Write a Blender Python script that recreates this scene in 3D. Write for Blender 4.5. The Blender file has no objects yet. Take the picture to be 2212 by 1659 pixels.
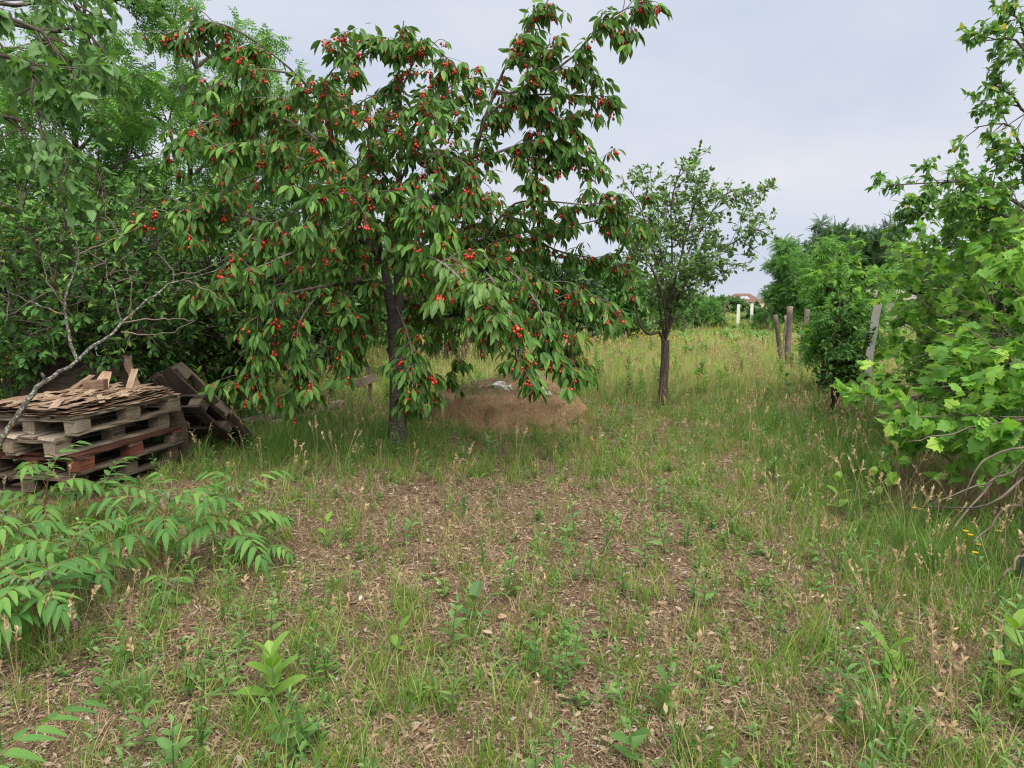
import bpy, math, random
import numpy as np
from mathutils import Matrix, Vector

# ------------------------------------------------------------------ camera, sky, sun
SC = bpy.context.scene
COL = SC.collection
rad = math.radians
rng = np.random.default_rng(11)
random.seed(5)
H, PITCH, F = 1.5, rad(7.1), 1495.0          # eye height, downward tilt, focal length in units of a 2212 px wide picture
cd = bpy.data.cameras.new('camera'); cam = bpy.data.objects.new('camera', cd); COL.objects.link(cam)
cd.sensor_fit = 'HORIZONTAL'; cd.angle = 2 * math.atan(1106 / F); cd.clip_start = .05; cd.clip_end = 4000
cam.location = (0, 0, H); cam.rotation_euler = (rad(90) - PITCH, 0, 0)
SC.camera = cam

SUN_EL, SUN_AZ = rad(60), rad(160)           # azimuth clockwise from +Y: behind the camera, to the right
world = bpy.data.worlds.new('World'); SC.world = world; world.use_nodes = True
wt = world.node_tree; wn = wt.nodes; wl = wt.links
bg = wn['Background']; bg.inputs['Strength'].default_value = .058
sky = wn.new('ShaderNodeTexSky'); sky.sky_type = 'NISHITA'; sky.sun_disc = False
sky.sun_elevation = SUN_EL; sky.sun_rotation = SUN_AZ; sky.dust_density = 2.0; sky.air_density = 1.0
tc = wn.new('ShaderNodeTexCoord'); mp = wn.new('ShaderNodeMapping'); mp.inputs['Scale'].default_value = (1.0, 1.0, 2.2)
wl.new(tc.outputs['Generated'], mp.inputs['Vector'])
cn = wn.new('ShaderNodeTexNoise'); cn.inputs['Scale'].default_value = 1.7; cn.inputs['Detail'].default_value = 5; cn.inputs['Roughness'].default_value = .5
cn.inputs['Distortion'].default_value = .5
wl.new(mp.outputs['Vector'], cn.inputs['Vector'])
cr = wn.new('ShaderNodeValToRGB'); cr.color_ramp.elements[0].position = .33; cr.color_ramp.elements[0].color = (.9, .9, .9, 1)
cr.color_ramp.elements[1].position = .62; cr.color_ramp.elements[1].color = (1, 1, 1, 1)
wl.new(cn.outputs['Fac'], cr.inputs['Fac'])
cn2 = wn.new('ShaderNodeTexNoise'); cn2.inputs['Scale'].default_value = 2.0; cn2.inputs['Detail'].default_value = 5; cn2.inputs['Roughness'].default_value = .45
mp2 = wn.new('ShaderNodeMapping'); mp2.inputs['Scale'].default_value = (1.0, 1.0, 2.6); mp2.inputs['Location'].default_value = (3.1, 2.2, .8)
wl.new(tc.outputs['Generated'], mp2.inputs['Vector']); wl.new(mp2.outputs['Vector'], cn2.inputs['Vector'])
cc = wn.new('ShaderNodeValToRGB'); cc.color_ramp.elements[0].position = .37; cc.color_ramp.elements[0].color = (2.5, 2.8, 3.4, 1)
cc.color_ramp.elements[1].position = .66; cc.color_ramp.elements[1].color = (3.3, 3.38, 3.65, 1)
wl.new(cn2.outputs['Fac'], cc.inputs['Fac'])
mx = wn.new('ShaderNodeMix'); mx.data_type = 'RGBA'
wl.new(cr.outputs['Color'], mx.inputs[0]); wl.new(sky.outputs['Color'], mx.inputs[6]); wl.new(cc.outputs['Color'], mx.inputs[7])
wl.new(mx.outputs[2], bg.inputs['Color'])

sd = bpy.data.lights.new('sun', 'SUN'); sd.energy = 1.5; sd.angle = rad(70); sd.color = (1.0, .95, .85)
sun = bpy.data.objects.new('sun', sd); COL.objects.link(sun)
sdir = Vector((math.sin(SUN_AZ) * math.cos(SUN_EL), math.cos(SUN_AZ) * math.cos(SUN_EL), math.sin(SUN_EL)))
sun.rotation_euler = sdir.to_track_quat('Z', 'Y').to_euler(); sun.location = (0, 0, 30)
vs = SC.view_settings; vs.view_transform = 'Standard'; vs.look = 'None'; vs.exposure = 2.05; vs.gamma = 1.0; vs.use_curve_mapping = False
SC.render.engine = 'CYCLES'
cy = SC.cycles
cy.max_bounces = 6; cy.diffuse_bounces = 3; cy.glossy_bounces = 2; cy.transmission_bounces = 4; cy.transparent_max_bounces = 4
cy.caustics_reflective = False; cy.caustics_refractive = False; cy.use_denoising = True; cy.filter_width = 1.15

# ------------------------------------------------------------------ pixel -> place
CP, SP = math.cos(PITCH), math.sin(PITCH)
def ray(x, y):
    u = (829.5 - y) / F
    return np.array([(x - 1106) / F, CP + u * SP, -SP + u * CP])
def at(x, y, Y):
    r = ray(x, y); t = Y / r[1]
    return np.array([r[0] * t, Y, H + r[2] * t])
def gnd(x, y):
    r = ray(x, y); t = -H / r[2]
    return np.array([r[0] * t, r[1] * t, 0.0])
def project(P):
    P = np.asarray(P, float); d = P - np.array([0, 0, H])
    f = d[:, 1] * CP - d[:, 2] * SP; u = d[:, 1] * SP + d[:, 2] * CP
    f = np.maximum(f, 1e-3)
    return 1106 + F * d[:, 0] / f, 829.5 - F * u / f, f

# ------------------------------------------------------------------ object bookkeeping
def tag(o, label=None, cat=None, group=None, kind=None):
    if label: o['label'] = label
    if cat: o['category'] = cat
    if group: o['group'] = group
    if kind: o['kind'] = kind
    return o
def empty(name, loc, label, cat, group=None, rot=None):
    o = bpy.data.objects.new(name, None); COL.objects.link(o); o.location = loc
    o.empty_display_size = .1
    if rot is not None: o.rotation_euler = rot
    return tag(o, label, cat, group)
def link(name, me, parent=None, mat4=None, kind=None, label=None):
    o = bpy.data.objects.new(name, me); COL.objects.link(o)
    if parent is not None: o.parent = parent
    if mat4 is not None: o.matrix_basis = mat4
    if kind: o['kind'] = kind
    if label: o['label'] = label
    return o
def kids(o): return [c for c in COL.objects if c.parent == o]
def copy_tree(root, loc, rotz=0, scale=1, label=None, group=None):
    r = root.copy(); COL.objects.link(r); r.location = loc; r.rotation_euler = (0, 0, rotz); r.scale = (scale,) * 3
    if label: r['label'] = label
    if group: r['group'] = group
    for ch in root.children:
        c = ch.copy(); COL.objects.link(c); c.parent = r
        for g in ch.children:
            d = g.copy(); COL.objects.link(d); d.parent = c
    return r

# ------------------------------------------------------------------ mesh building
class Acc:
    """Collects triangles (and per-point values) and turns them into one mesh."""
    def __init__(s): s.V = []; s.T = []; s.A = []; s.n = 0
    def add(s, V, T, A=None):
        V = np.asarray(V, np.float32).reshape(-1, 3)
        s.V.append(V); s.T.append(np.asarray(T, np.int64).reshape(-1, 3) + s.n); s.n += len(V)
        s.A.append(np.zeros((len(V), 3), np.float32) if A is None else np.asarray(A, np.float32))
    def mesh(s, name, mat, off=(0, 0, 0), flat=False):
        V = np.concatenate(s.V) - np.asarray(off, np.float32); T = np.concatenate(s.T); A = np.concatenate(s.A)
        me = bpy.data.meshes.new(name)
        me.vertices.add(len(V)); me.vertices.foreach_set('co', V.ravel())
        me.loops.add(len(T) * 3); me.loops.foreach_set('vertex_index', T.ravel().astype(np.int32))
        me.polygons.add(len(T)); me.polygons.foreach_set('loop_start', np.arange(0, len(T) * 3, 3, dtype=np.int32))
        for j, nm in enumerate(('rnd', 'lx', 'ly')):
            a = me.attributes.new(nm, 'FLOAT', 'POINT'); a.data.foreach_set('value', np.ascontiguousarray(A[:, j]))
        if flat:
            a = me.attributes.new('sharp_face', 'BOOLEAN', 'FACE'); a.data.foreach_set('value', np.ones(len(T), bool))
        me.update(calc_edges=True)
        me.materials.append(mat)
        return me

def nrm(v): return v / np.maximum(np.linalg.norm(v, axis=-1, keepdims=True), 1e-9)

def leaf_tpl(rows, fold=.25, curl=.15, wave=0.0):
    """A leaf from (0,0,0) to (0,1,0): rows are (t, halfwidth). Returns V, T, A(lx, ly)."""
    V = [(0, 0, 0)]; U = [(0, 0)]; T = []
    for k, (t, w) in enumerate(rows):
        z = -curl * t * t
        wv = wave * (1 if k % 2 else -1)
        V += [(-w, t, z + fold * w + wv), (0, t, z), (w, t, z + fold * w - wv)]; U += [(-1, t), (0, t), (1, t)]
    V.append((0, 1, -curl)); U.append((0, 1)); last = len(V) - 1
    T += [(0, 2, 1), (0, 3, 2)]
    for k in range(len(rows) - 1):
        a = 1 + 3 * k; b = a + 3
        T += [(a, a + 1, b + 1), (a, b + 1, b), (a + 1, a + 2, b + 2), (a + 1, b + 2, b + 1)]
    a = 1 + 3 * (len(rows) - 1)
    T += [(a, a + 1, last), (a + 1, a + 2, last)]
    return np.array(V, float), np.array(T), np.array(U, float)

def pinnate_tpl(n, lf_len, lf_w, droop=.25, taper=.6):
    """A compound leaf along +y of unit length with n pairs of leaflets and an end one."""
    V = []; T = []; U = []
    def blade(p, d, s):
        d = np.array(d, float); d /= np.linalg.norm(d)
        side = np.cross(d, (0, 0, 1)); side /= np.linalg.norm(side)
        b = len(V); w = lf_w * s; L = lf_len * s; p = np.array(p, float)
        for q, u in ((p, (0, 0)), (p + d * L * .35 - side * w, (-1, .35)), (p + d * L * .4 - np.array((0, 0, w * .35)), (0, .4)), (p + d * L * .35 + side * w, (1, .35)), (p + d * L - np.array((0, 0, .1 * L)), (0, 1))):
            V.append(q); U.append(u)
        T.extend([(b, b + 2, b + 1), (b, b + 3, b + 2), (b + 1, b + 2, b + 4), (b + 2, b + 3, b + 4)])
    for i in range(n):
        t = .22 + .7 * i / max(n - 1, 1); z = -.25 * t * t
        s = 1 - (1 - taper) * abs(t - .5) * 2
        for sg in (-1, 1):
            blade((0, t, z), (sg, .45, -droop), s)
    blade((0, .98, -.25), (0, 1, -.5), taper + .15)
    b = len(V); V += [np.array((-.008, 0, 0)), np.array((.008, 0, 0)), np.array((0, .5, -.06)), np.array((0, 1, -.25))]; U += [(0, 0)] * 4
    T += [(b, b + 1, b + 2), (b, b + 2, b + 3)]
    return np.array(V, float), np.array(T), np.array(U, float)

def grape_tpl():
    pts = [(0, -.02), (.16, -.14), (.34, -.1), (.36, .04), (.52, .12), (.5, .27), (.6, .42), (.4, .46), (.36, .56), (.42, .72), (.24, .74), (.17, .84), (0, 1.05)]
    out = pts + [(-x, y) for x, y in pts[-2:0:-1]]
    V = [(0, .3, -.03)] + [(x, y, .10 * abs(x) - .14 * max(y, 0) ** 2 - .22 * x * x) for x, y in out]
    n = len(out)
    T = [(0, 1 + i, 1 + (i + 1) % n) for i in range(n)]
    U = [(0, .3)] + [(x / .5, y) for x, y in out]
    return np.array(V, float), np.array(T), np.array(U, float)

CHERRY = leaf_tpl([(.22, .115), (.5, .17), (.78, .115)], .5, .22)
ROUND = leaf_tpl([(.25, .23), (.6, .25), (.85, .12)], .3, .15)
OVATE = leaf_tpl([(.12, .22), (.38, .29), (.7, .17)], .25, .22)
LANCE = leaf_tpl([(.2, .10), (.55, .11), (.8, .06)], .3, .35)
LEAFLET = leaf_tpl([(.06, .09), (.2, .155), (.5, .135), (.78, .07)], .3, .32)
OBLONG = leaf_tpl([(.08, .10), (.25, .20), (.5, .25), (.75, .22), (.92, .11)], .32, .18)
ASH = pinnate_tpl(4, .42, .085, .45)
ROBINIA = pinnate_tpl(6, .22, .062, .12, .75)
GRAPE = grape_tpl()

def frames(D, N):
    D = nrm(D); S = nrm(np.cross(D, N)); N = np.cross(S, D)
    return S, D, N

def emit(acc, tpl, P, D, N, size, wid=None):
    V, T, U = tpl; n = len(P)
    if n == 0: return
    S, D, N = frames(D, N)
    wid = size if wid is None else wid
    W = (P[:, None, :] + V[None, :, 0:1] * (S * wid[:, None])[:, None, :] + V[None, :, 1:2] * (D * size[:, None])[:, None, :]
         + V[None, :, 2:3] * (N * size[:, None])[:, None, :])
    TT = T[None] + (np.arange(n) * len(V))[:, None, None]
    A = np.empty((n, len(V), 3), np.float32); A[:, :, 0] = rng.random(n)[:, None]; A[:, :, 1:] = U[None]
    acc.add(W.reshape(-1, 3), TT.reshape(-1, 3), A.reshape(-1, 3))

_tplmesh = {}
def tpl_mesh(name, tpl, mat):
    key = (name, id(tpl[0]), mat.name)
    if key not in _tplmesh:
        a = Acc(); a.add(tpl[0], tpl[1], np.concatenate([np.full((len(tpl[0]), 1), .31), tpl[2]], axis=1)); _tplmesh[key] = a.mesh(name, mat)
    return _tplmesh[key]
def mat_of(S, D, N, p, s):
    return Matrix(((S[0] * s, D[0] * s, N[0] * s, p[0]), (S[1] * s, D[1] * s, N[1] * s, p[1]), (S[2] * s, D[2] * s, N[2] * s, p[2]), (0, 0, 0, 1)))

def leaves(root, base, tpl, mat, P, D, N, size, n_single, one='leaf', rest='foliage'):
    """The n_single leaves that show largest become parts of their own, the others one part."""
    P, D, N = map(np.asarray, (P, D, N)); pick = np.zeros(len(P), bool)
    if n_single:
        px, py, f = project(P)
        score = size / f * (1 + .35 * rng.random(len(P))); score[(px < 5) | (px > 2207) | (py < 5) | (py > 1654) | (f < .3)] = -1
        pick[np.argsort(-score)[:n_single]] = True
        pick &= score > 0
        me = tpl_mesh(one, tpl, mat)
        S, D2, N2 = frames(D, N)
        for i in np.nonzero(pick)[0]:
            link(one, me, root, mat_of(S[i], D2[i], N2[i], P[i] - base, size[i]))
    a = Acc(); k = ~pick
    if k.any():
        emit(a, tpl, P[k], D[k], N[k], size[k])
        link(rest, a.mesh(rest, mat, base), root, kind='stuff')

def tubes(acc, P, r, sides=5):
    """P (n,k,3) polylines, r (n,k) radii."""
    P = np.asarray(P, float); r = np.asarray(r, float)
    n, k, _ = P.shape
    T = nrm(np.gradient(P, axis=1))
    ch = nrm(P[:, -1] - P[:, 0])
    ref = np.where((np.abs(ch[:, 2:3]) > .8), np.array([[1., .3, 0]]), np.array([[0, 0, 1.]]))
    A = nrm(np.cross(T, ref[:, None, :])); B = np.cross(T, A)
    th = np.arange(sides) * 2 * math.pi / sides
    ring = (P[:, :, None, :] + r[:, :, None, None] * (np.cos(th)[None, None, :, None] * A[:, :, None, :] + np.sin(th)[None, None, :, None] * B[:, :, None, :]))
    V = ring.reshape(-1, 3)
    i = np.arange(k - 1)[:, None] * sides; j = np.arange(sides)[None, :]; j2 = (j + 1) % sides
    a, b, c, d = i + j, i + j2, i + sides + j2, i + sides + j
    q = np.stack([np.stack([a, b, c], -1), np.stack([a, c, d], -1)], 2).reshape(-1, 3)
    cap = np.array([(k * sides - sides, k * sides - sides + s, k * sides - sides + s + 1) for s in range(1, sides - 1)])
    q = np.concatenate([q, cap])
    TT = q[None] + (np.arange(n) * k * sides)[:, None, None]
    rn = np.repeat(rng.random(n), k * sides)
    L = np.concatenate([np.zeros((n, 1)), np.cumsum(np.linalg.norm(np.diff(P, axis=1), axis=-1), axis=1)], axis=1)
    acc.add(V, TT.reshape(-1, 3), np.stack([rn, np.tile(np.cos(th), n * k), np.repeat(L.ravel(), sides)], 1))

def spline(pts, k=12):
    """Catmull-Rom through pts, resampled to k points."""
    p = np.asarray(pts, float)
    if len(p) == 2: return p[0] + (p[1] - p[0]) * np.linspace(0, 1, k)[:, None]
    q = np.concatenate([[2 * p[0] - p[1]], p, [2 * p[-1] - p[-2]]])
    out = []
    for t in np.linspace(0, len(p) - 1 - 1e-6, k):
        i = int(t); u = t - i; a, b, c, d = q[i:i + 4]
        out.append(.5 * (2 * b + (c - a) * u + (2 * a - 5 * b + 4 * c - d) * u * u + (-a + 3 * b - 3 * c + d) * u ** 3))
    return np.array(out)

def on_poly(par, idx, t):
    K = par.shape[1]; s = np.clip(t, 0, 1) * (K - 1); i = np.minimum(s.astype(int), K - 2); u = (s - i)[:, None]
    a = par[idx, i]; b = par[idx, i + 1]
    return a + (b - a) * u, nrm(b - a)
def perp(T):
    v = rng.normal(size=T.shape); v -= (v * T).sum(-1, keepdims=True) * T
    return nrm(v)
def grow(par, n, t0, t1, L, ang, g, wig, k=5, taper=.45, w=None):
    """n child branches on the polylines par (m,K,3): length range L, angle range ang (deg), gravity g per step (negative droops)."""
    if n <= 0: return np.zeros((0, k, 3)), np.zeros(0)
    ln = np.linalg.norm(np.diff(par, axis=1), axis=-1).sum(1)
    if w is not None: ln = ln * w
    idx = rng.choice(len(par), n, p=ln / ln.sum()); t = t0 + (t1 - t0) * rng.random(n)
    pos, T = on_poly(par, idx, t)
    a = np.radians(ang[0] + (ang[1] - ang[0]) * rng.random(n))[:, None]
    d = T * np.cos(a) + perp(T) * np.sin(a)
    l = (L[0] + (L[1] - L[0]) * rng.random(n)) * (1 - taper * t)
    out = [pos]
    for _ in range(k - 1):
        out.append(out[-1] + d * (l / (k - 1))[:, None])
        d = nrm(d + np.array([0, 0, g]) + rng.normal(size=d.shape) * wig)
    return np.stack(out, 1), l
def taper_r(n, k, r0, r1):
    return np.linspace(1, 0, k)[None] * (np.broadcast_to(r0, (n,)) - r1)[:, None] + r1
def twig_leaves(tw, nl, size, ang=(40, 75), droop=.4, up=1.0, jit=.5, t0=.15):
    n = len(tw); idx = np.repeat(np.arange(n), nl); m = len(idx)
    t = t0 + (1 - t0) * rng.random(m)
    P, T = on_poly(tw, idx, t)
    a = np.radians(ang[0] + (ang[1] - ang[0]) * rng.random(m))[:, None]
    D = T * np.cos(a) + perp(T) * np.sin(a); D[:, 2] -= droop * (.5 + rng.random(m)); D = nrm(D)
    N = np.array([0, 0, up]) + rng.normal(size=(m, 3)) * jit
    S = size[0] + (size[1] - size[0]) * rng.random(m)
    return P, D, N, S
def noise2(x, y, f, seed):
    r = np.random.default_rng(seed); o = 0
    for i in range(7):
        a = r.uniform(0, 2 * math.pi); k = f * r.uniform(.6, 1.9); ph = r.uniform(0, 6.28)
        o = o + np.sin((x * math.cos(a) + y * math.sin(a)) * k + ph + 1.3 * np.sin((x * math.sin(a) - y * math.cos(a)) * k * .7 + ph * 2))
    return o / 7

# ------------------------------------------------------------------ materials
def new_mat(name):
    m = bpy.data.materials.new(name); m.use_nodes = True
    return m, m.node_tree.nodes, m.node_tree.links, m.node_tree.nodes['Principled BSDF'], m.node_tree.nodes['Material Output']
def mixc(nt, fac, a, b, mode='MIX'):
    n = nt.nodes.new('ShaderNodeMix'); n.data_type = 'RGBA'; n.blend_type = mode; n.clamp_factor = True
    for s, v in ((0, fac), (6, a), (7, b)):
        if hasattr(v, 'is_linked') or hasattr(v, 'links'): nt.links.new(v, n.inputs[s])
        elif s == 0: n.inputs[0].default_value = v
        else: n.inputs[s].default_value = (*v, 1)
    return n.outputs[2]
def math_n(nt, op, a, b=0.0, clamp=False):
    n = nt.nodes.new('ShaderNodeMath'); n.operation = op; n.use_clamp = clamp
    for s, v in ((0, a), (1, b)):
        if hasattr(v, 'links'): nt.links.new(v, n.inputs[s])
        else: n.inputs[s].default_value = v
    return n.outputs[0]
def attr(nt, nm):
    n = nt.nodes.new('ShaderNodeAttribute'); n.attribute_name = nm; return n.outputs['Fac']
def noise_n(nt, scale, detail=4, rough=.6, vec=None, dist=0):
    n = nt.nodes.new('ShaderNodeTexNoise'); n.inputs['Scale'].default_value = scale; n.inputs['Detail'].default_value = detail
    n.inputs['Roughness'].default_value = rough; n.inputs['Distortion'].default_value = dist
    if vec is not None: nt.links.new(vec, n.inputs['Vector'])
    return n.outputs['Fac']
def ramp(nt, fac, stops):
    n = nt.nodes.new('ShaderNodeValToRGB'); e = n.color_ramp.elements
    while len(e) < len(stops): e.new(.5)
    for el, (p, c) in zip(e, stops): el.position = p; el.color = (*c, 1)
    nt.links.new(fac, n.inputs['Fac']); return n.outputs['Color']
def bump(nt, h, strength, dist, pb):
    n = nt.nodes.new('ShaderNodeBump'); n.inputs['Strength'].default_value = strength; n.inputs['Distance'].default_value = dist
    nt.links.new(h, n.inputs['Height']); nt.links.new(n.outputs['Normal'], pb.inputs['Normal'])
def pos_n(nt):
    return nt.nodes.new('ShaderNodeNewGeometry').outputs['Position']
def objc(nt, scale=(1, 1, 1), off=True):
    t = nt.nodes.new('ShaderNodeTexCoord'); m = nt.nodes.new('ShaderNodeMapping'); m.inputs['Scale'].default_value = scale
    v = t.outputs['Object']
    if off:
        oi = nt.nodes.new('ShaderNodeObjectInfo'); a = nt.nodes.new('ShaderNodeVectorMath'); a.operation = 'ADD'
        s = nt.nodes.new('ShaderNodeMath'); s.operation = 'MULTIPLY'; s.inputs[1].default_value = 37.0
        nt.links.new(oi.outputs['Random'], s.inputs[0]); nt.links.new(v, a.inputs[0]); nt.links.new(s.outputs[0], a.inputs[1]); v = a.outputs[0]
    nt.links.new(v, m.inputs['Vector']); return m.outputs['Vector']

def leaf_mat(name, stops, rib=None, rough=.45, trans=.28, spec=.35, back=None, tcol=None, gain=1.0):
    """stops: colours spread over the leaves; rib: paler midrib; back: colour of the underside."""
    m, N, L, pb, out = new_mat(name); nt = m.node_tree
    oi = N.new('ShaderNodeObjectInfo').outputs['Random']
    f = math_n(nt, 'FRACT', math_n(nt, 'ADD', attr(nt, 'rnd'), oi))
    stops = [(p, tuple(x * gain for x in c)) for p, c in stops]
    c = ramp(nt, f, stops)
    if rib:
        k = math_n(nt, 'LESS_THAN', math_n(nt, 'ABSOLUTE', attr(nt, 'lx')), .1)
        c = mixc(nt, math_n(nt, 'MULTIPLY', k, .55), c, rib)
    if back:
        g = N.new('ShaderNodeNewGeometry').outputs['Backfacing']
        c = mixc(nt, math_n(nt, 'MULTIPLY', g, .6), c, back)
    L.new(c, pb.inputs['Base Color']); pb.inputs['Roughness'].default_value = rough; pb.inputs['Specular IOR Level'].default_value = spec
    tr = N.new('ShaderNodeBsdfTranslucent')
    t2 = mixc(nt, 1.0, c, tcol or (1.7, 1.75, .7), 'MULTIPLY'); L.new(t2, tr.inputs['Color'])
    ms = N.new('ShaderNodeMixShader'); ms.inputs[0].default_value = trans
    L.new(pb.outputs[0], ms.inputs[1]); L.new(tr.outputs[0], ms.inputs[2]); L.new(ms.outputs[0], out.inputs['Surface'])
    return m
def bark_mat(name, a, b, scale=18, stretch=(1, 1, .35), bs=.6, lichen=None):
    m, N, L, pb, out = new_mat(name); nt = m.node_tree
    v = objc(nt, stretch, False)
    n1 = noise_n(nt, scale, 6, .7, v); n2 = noise_n(nt, 3, 3, .5)
    c = ramp(nt, n1, [(.35, a), (.68, b)])
    c = mixc(nt, math_n(nt, 'MULTIPLY', n2, .4), c, tuple(x * .6 for x in a))
    if lichen:
        ln = noise_n(nt, 55, 4, .6, objc(nt, (1, 1, 1), False)); k = math_n(nt, 'MULTIPLY', math_n(nt, 'SUBTRACT', ln, .52), 12, True)
        c = mixc(nt, k, c, lichen[0])
        ln2 = noise_n(nt, 7, 3, .6, objc(nt, (1, 1, 1), False)); k2 = math_n(nt, 'MULTIPLY', math_n(nt, 'SUBTRACT', ln2, .62), 14, True)
        c = mixc(nt, k2, c, lichen[1])
    L.new(c, pb.inputs['Base Color']); pb.inputs['Roughness'].default_value = .9; pb.inputs['Specular IOR Level'].default_value = .15
    bump(nt, n1, bs, .02, pb)
    return m
def plain(name, col, rough=.8, spec=.2, var=.15, scale=20, bs=0):
    m, N, L, pb, out = new_mat(name); nt = m.node_tree
    n = noise_n(nt, scale, 5, .6, objc(nt))
    c = mixc(nt, n, tuple(x * (1 - var * 2) for x in col), tuple(min(1, x * (1 + var)) for x in col))
    L.new(c, pb.inputs['Base Color']); pb.inputs['Roughness'].default_value = rough; pb.inputs['Specular IOR Level'].default_value = spec
    if bs: bump(nt, n, bs, .01, pb)
    return m
def wood_mat(name, dark, light, stain=None):
    m, N, L, pb, out = new_mat(name); nt = m.node_tree
    v = objc(nt, (1.2, 26, 26)); n1 = noise_n(nt, 2.2, 7, .68, v, .4)
    v2 = objc(nt, (1, 1, 1)); n2 = noise_n(nt, 5, 4, .6, v2)
    c = ramp(nt, n1, [(.3, dark), (.52, tuple((a + b) / 2 for a, b in zip(dark, light))), (.72, light)])
    c = mixc(nt, math_n(nt, 'MULTIPLY', math_n(nt, 'SUBTRACT', n2, .42), 2.2, True), c, stain or tuple(x * .55 for x in dark))
    rn = N.new('ShaderNodeObjectInfo').outputs['Random']; c = mixc(nt, 1.0, c, ramp(nt, rn, [(0, G(.62, .58, .54)), (.5, G(1.0, .97, .92)), (1, G(1.3, 1.3, 1.3))]), 'MULTIPLY')
    L.new(c, pb.inputs['Base Color']); pb.inputs['Roughness'].default_value = .88; pb.inputs['Specular IOR Level'].default_value = .15
    bump(nt, n1, .9, .008, pb)
    return m

G = lambda *c: c
M_CHERRY = leaf_mat('cherry_leaf', gain=1.9, stops=[(0, G(.022, .058, .013)), (.5, G(.040, .094, .019)), (.88, G(.066, .14, .026)), (1, G(.11, .20, .04))], rib=G(.13, .20, .06), rough=.5, trans=.3, spec=.2, back=G(.085, .15, .045))
M_CHERRY_LIT_NEW = leaf_mat('lit_young_cherry_leaf', [(0, G(.075, .17, .035)), (1, G(.14, .26, .06))], rib=G(.2, .27, .1), rough=.42, trans=.35)  # brighter green: light put into the colour of lit leaves, shared with young ones
M_PLUM = leaf_mat('plum_leaf', gain=2.1, stops=[(0, G(.040, .082, .028)), (.6, G(.066, .125, .038)), (1, G(.12, .19, .055))], rough=.42, trans=.25, back=G(.10, .15, .07))
M_SOUR = leaf_mat('bush_leaf', gain=2.0, stops=[(0, G(.020, .055, .012)), (.6, G(.036, .088, .020)), (.9, G(.065, .14, .030)), (1, G(.14, .20, .04))], rough=.5, spec=.22, trans=.25, back=G(.05, .09, .04))
M_ASH = leaf_mat('ash_leaf', gain=1.8, stops=[(0, G(.045, .105, .025)), (.6, G(.075, .16, .035)), (1, G(.12, .23, .05))], rough=.5, trans=.38)
M_MUL = leaf_mat('hackberry_leaf', gain=1.35, stops=[(0, G(.05, .12, .032)), (.6, G(.075, .16, .045)), (1, G(.11, .21, .06))], rib=G(.14, .22, .09), rough=.5, trans=.32)
M_VINE = leaf_mat('vine_leaf', gain=1.85, stops=[(0, G(.06, .14, .028)), (.6, G(.105, .22, .040)), (.9, G(.165, .30, .055)), (1, G(.30, .42, .08))], rib=G(.19, .3, .09), rough=.55, spec=.2, trans=.48, back=G(.16, .24, .11))
M_ELM = leaf_mat('elm_leaf', gain=1.6, stops=[(0, G(.05, .11, .028)), (.6, G(.08, .165, .04)), (.96, G(.12, .22, .05)), (1, G(.30, .24, .04))], rough=.5, trans=.32)
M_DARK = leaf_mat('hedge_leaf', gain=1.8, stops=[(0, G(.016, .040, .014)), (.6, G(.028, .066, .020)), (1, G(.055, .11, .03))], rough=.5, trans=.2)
M_ROB = leaf_mat('acacia_leaf', gain=2.2, stops=[(0, G(.035, .085, .026)), (.6, G(.055, .12, .034)), (1, G(.085, .17, .042))], rough=.5, trans=.3)
M_FARL = leaf_mat('far_bush_leaf', gain=1.3, stops=[(0, G(.05, .10, .045)), (.6, G(.075, .14, .055)), (1, G(.12, .19, .065))], rough=.6, trans=.25)
M_AIL = leaf_mat('sapling_leaflet', gain=1.45, stops=[(0, G(.050, .125, .035)), (.6, G(.080, .175, .045)), (1, G(.125, .235, .055))], rib=G(.2, .3, .13), rough=.6, spec=.15, trans=.35)
M_AILY = leaf_mat('sapling_young_leaflet', [(0, G(.12, .13, .09)), (1, G(.16, .20, .10))], rough=.6, trans=.25)
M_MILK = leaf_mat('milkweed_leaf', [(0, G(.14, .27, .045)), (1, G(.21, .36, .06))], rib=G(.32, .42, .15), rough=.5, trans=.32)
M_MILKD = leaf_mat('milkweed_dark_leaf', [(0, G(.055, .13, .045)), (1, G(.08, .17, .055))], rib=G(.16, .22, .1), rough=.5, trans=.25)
M_WEED = leaf_mat('weed_leaf', gain=1.5, stops=[(0, G(.055, .12, .030)), (.6, G(.085, .165, .042)), (1, G(.13, .22, .06))], rough=.55, trans=.28)
M_GRASS = leaf_mat('grass_blade', gain=1.35, stops=[(0, G(.060, .13, .020)), (.5, G(.115, .20, .034)), (.85, G(.19, .26, .055)), (1, G(.33, .30, .12))], rough=.5, trans=.3)
M_LUSH = leaf_mat('lush_grass_blade', gain=1.6, stops=[(0, G(.040, .100, .022)), (.6, G(.070, .150, .030)), (1, G(.12, .20, .045))], rough=.45, trans=.28)
M_STRAW = leaf_mat('dry_straw', gain=1.15, stops=[(0, G(.17, .115, .065)), (.5, G(.29, .21, .12)), (1, G(.43, .34, .21))], rough=.7, trans=.15, tcol=(1.1, 1, .8))
M_SEED = leaf_mat('seed_head', gain=1.15, stops=[(0, G(.30, .21, .11)), (1, G(.46, .36, .21))], rough=.8, trans=.2, tcol=(1.1, 1, .8))
M_MEAD = leaf_mat('meadow_blade', gain=1.4, tcol=(1.35, 1.35, .85), stops=[(0, G(.12, .18, .045)), (.4, G(.20, .255, .080)), (.7, G(.30, .315, .125)), (1, G(.43, .37, .21))], rough=.6, spec=.15, trans=.42)
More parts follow.
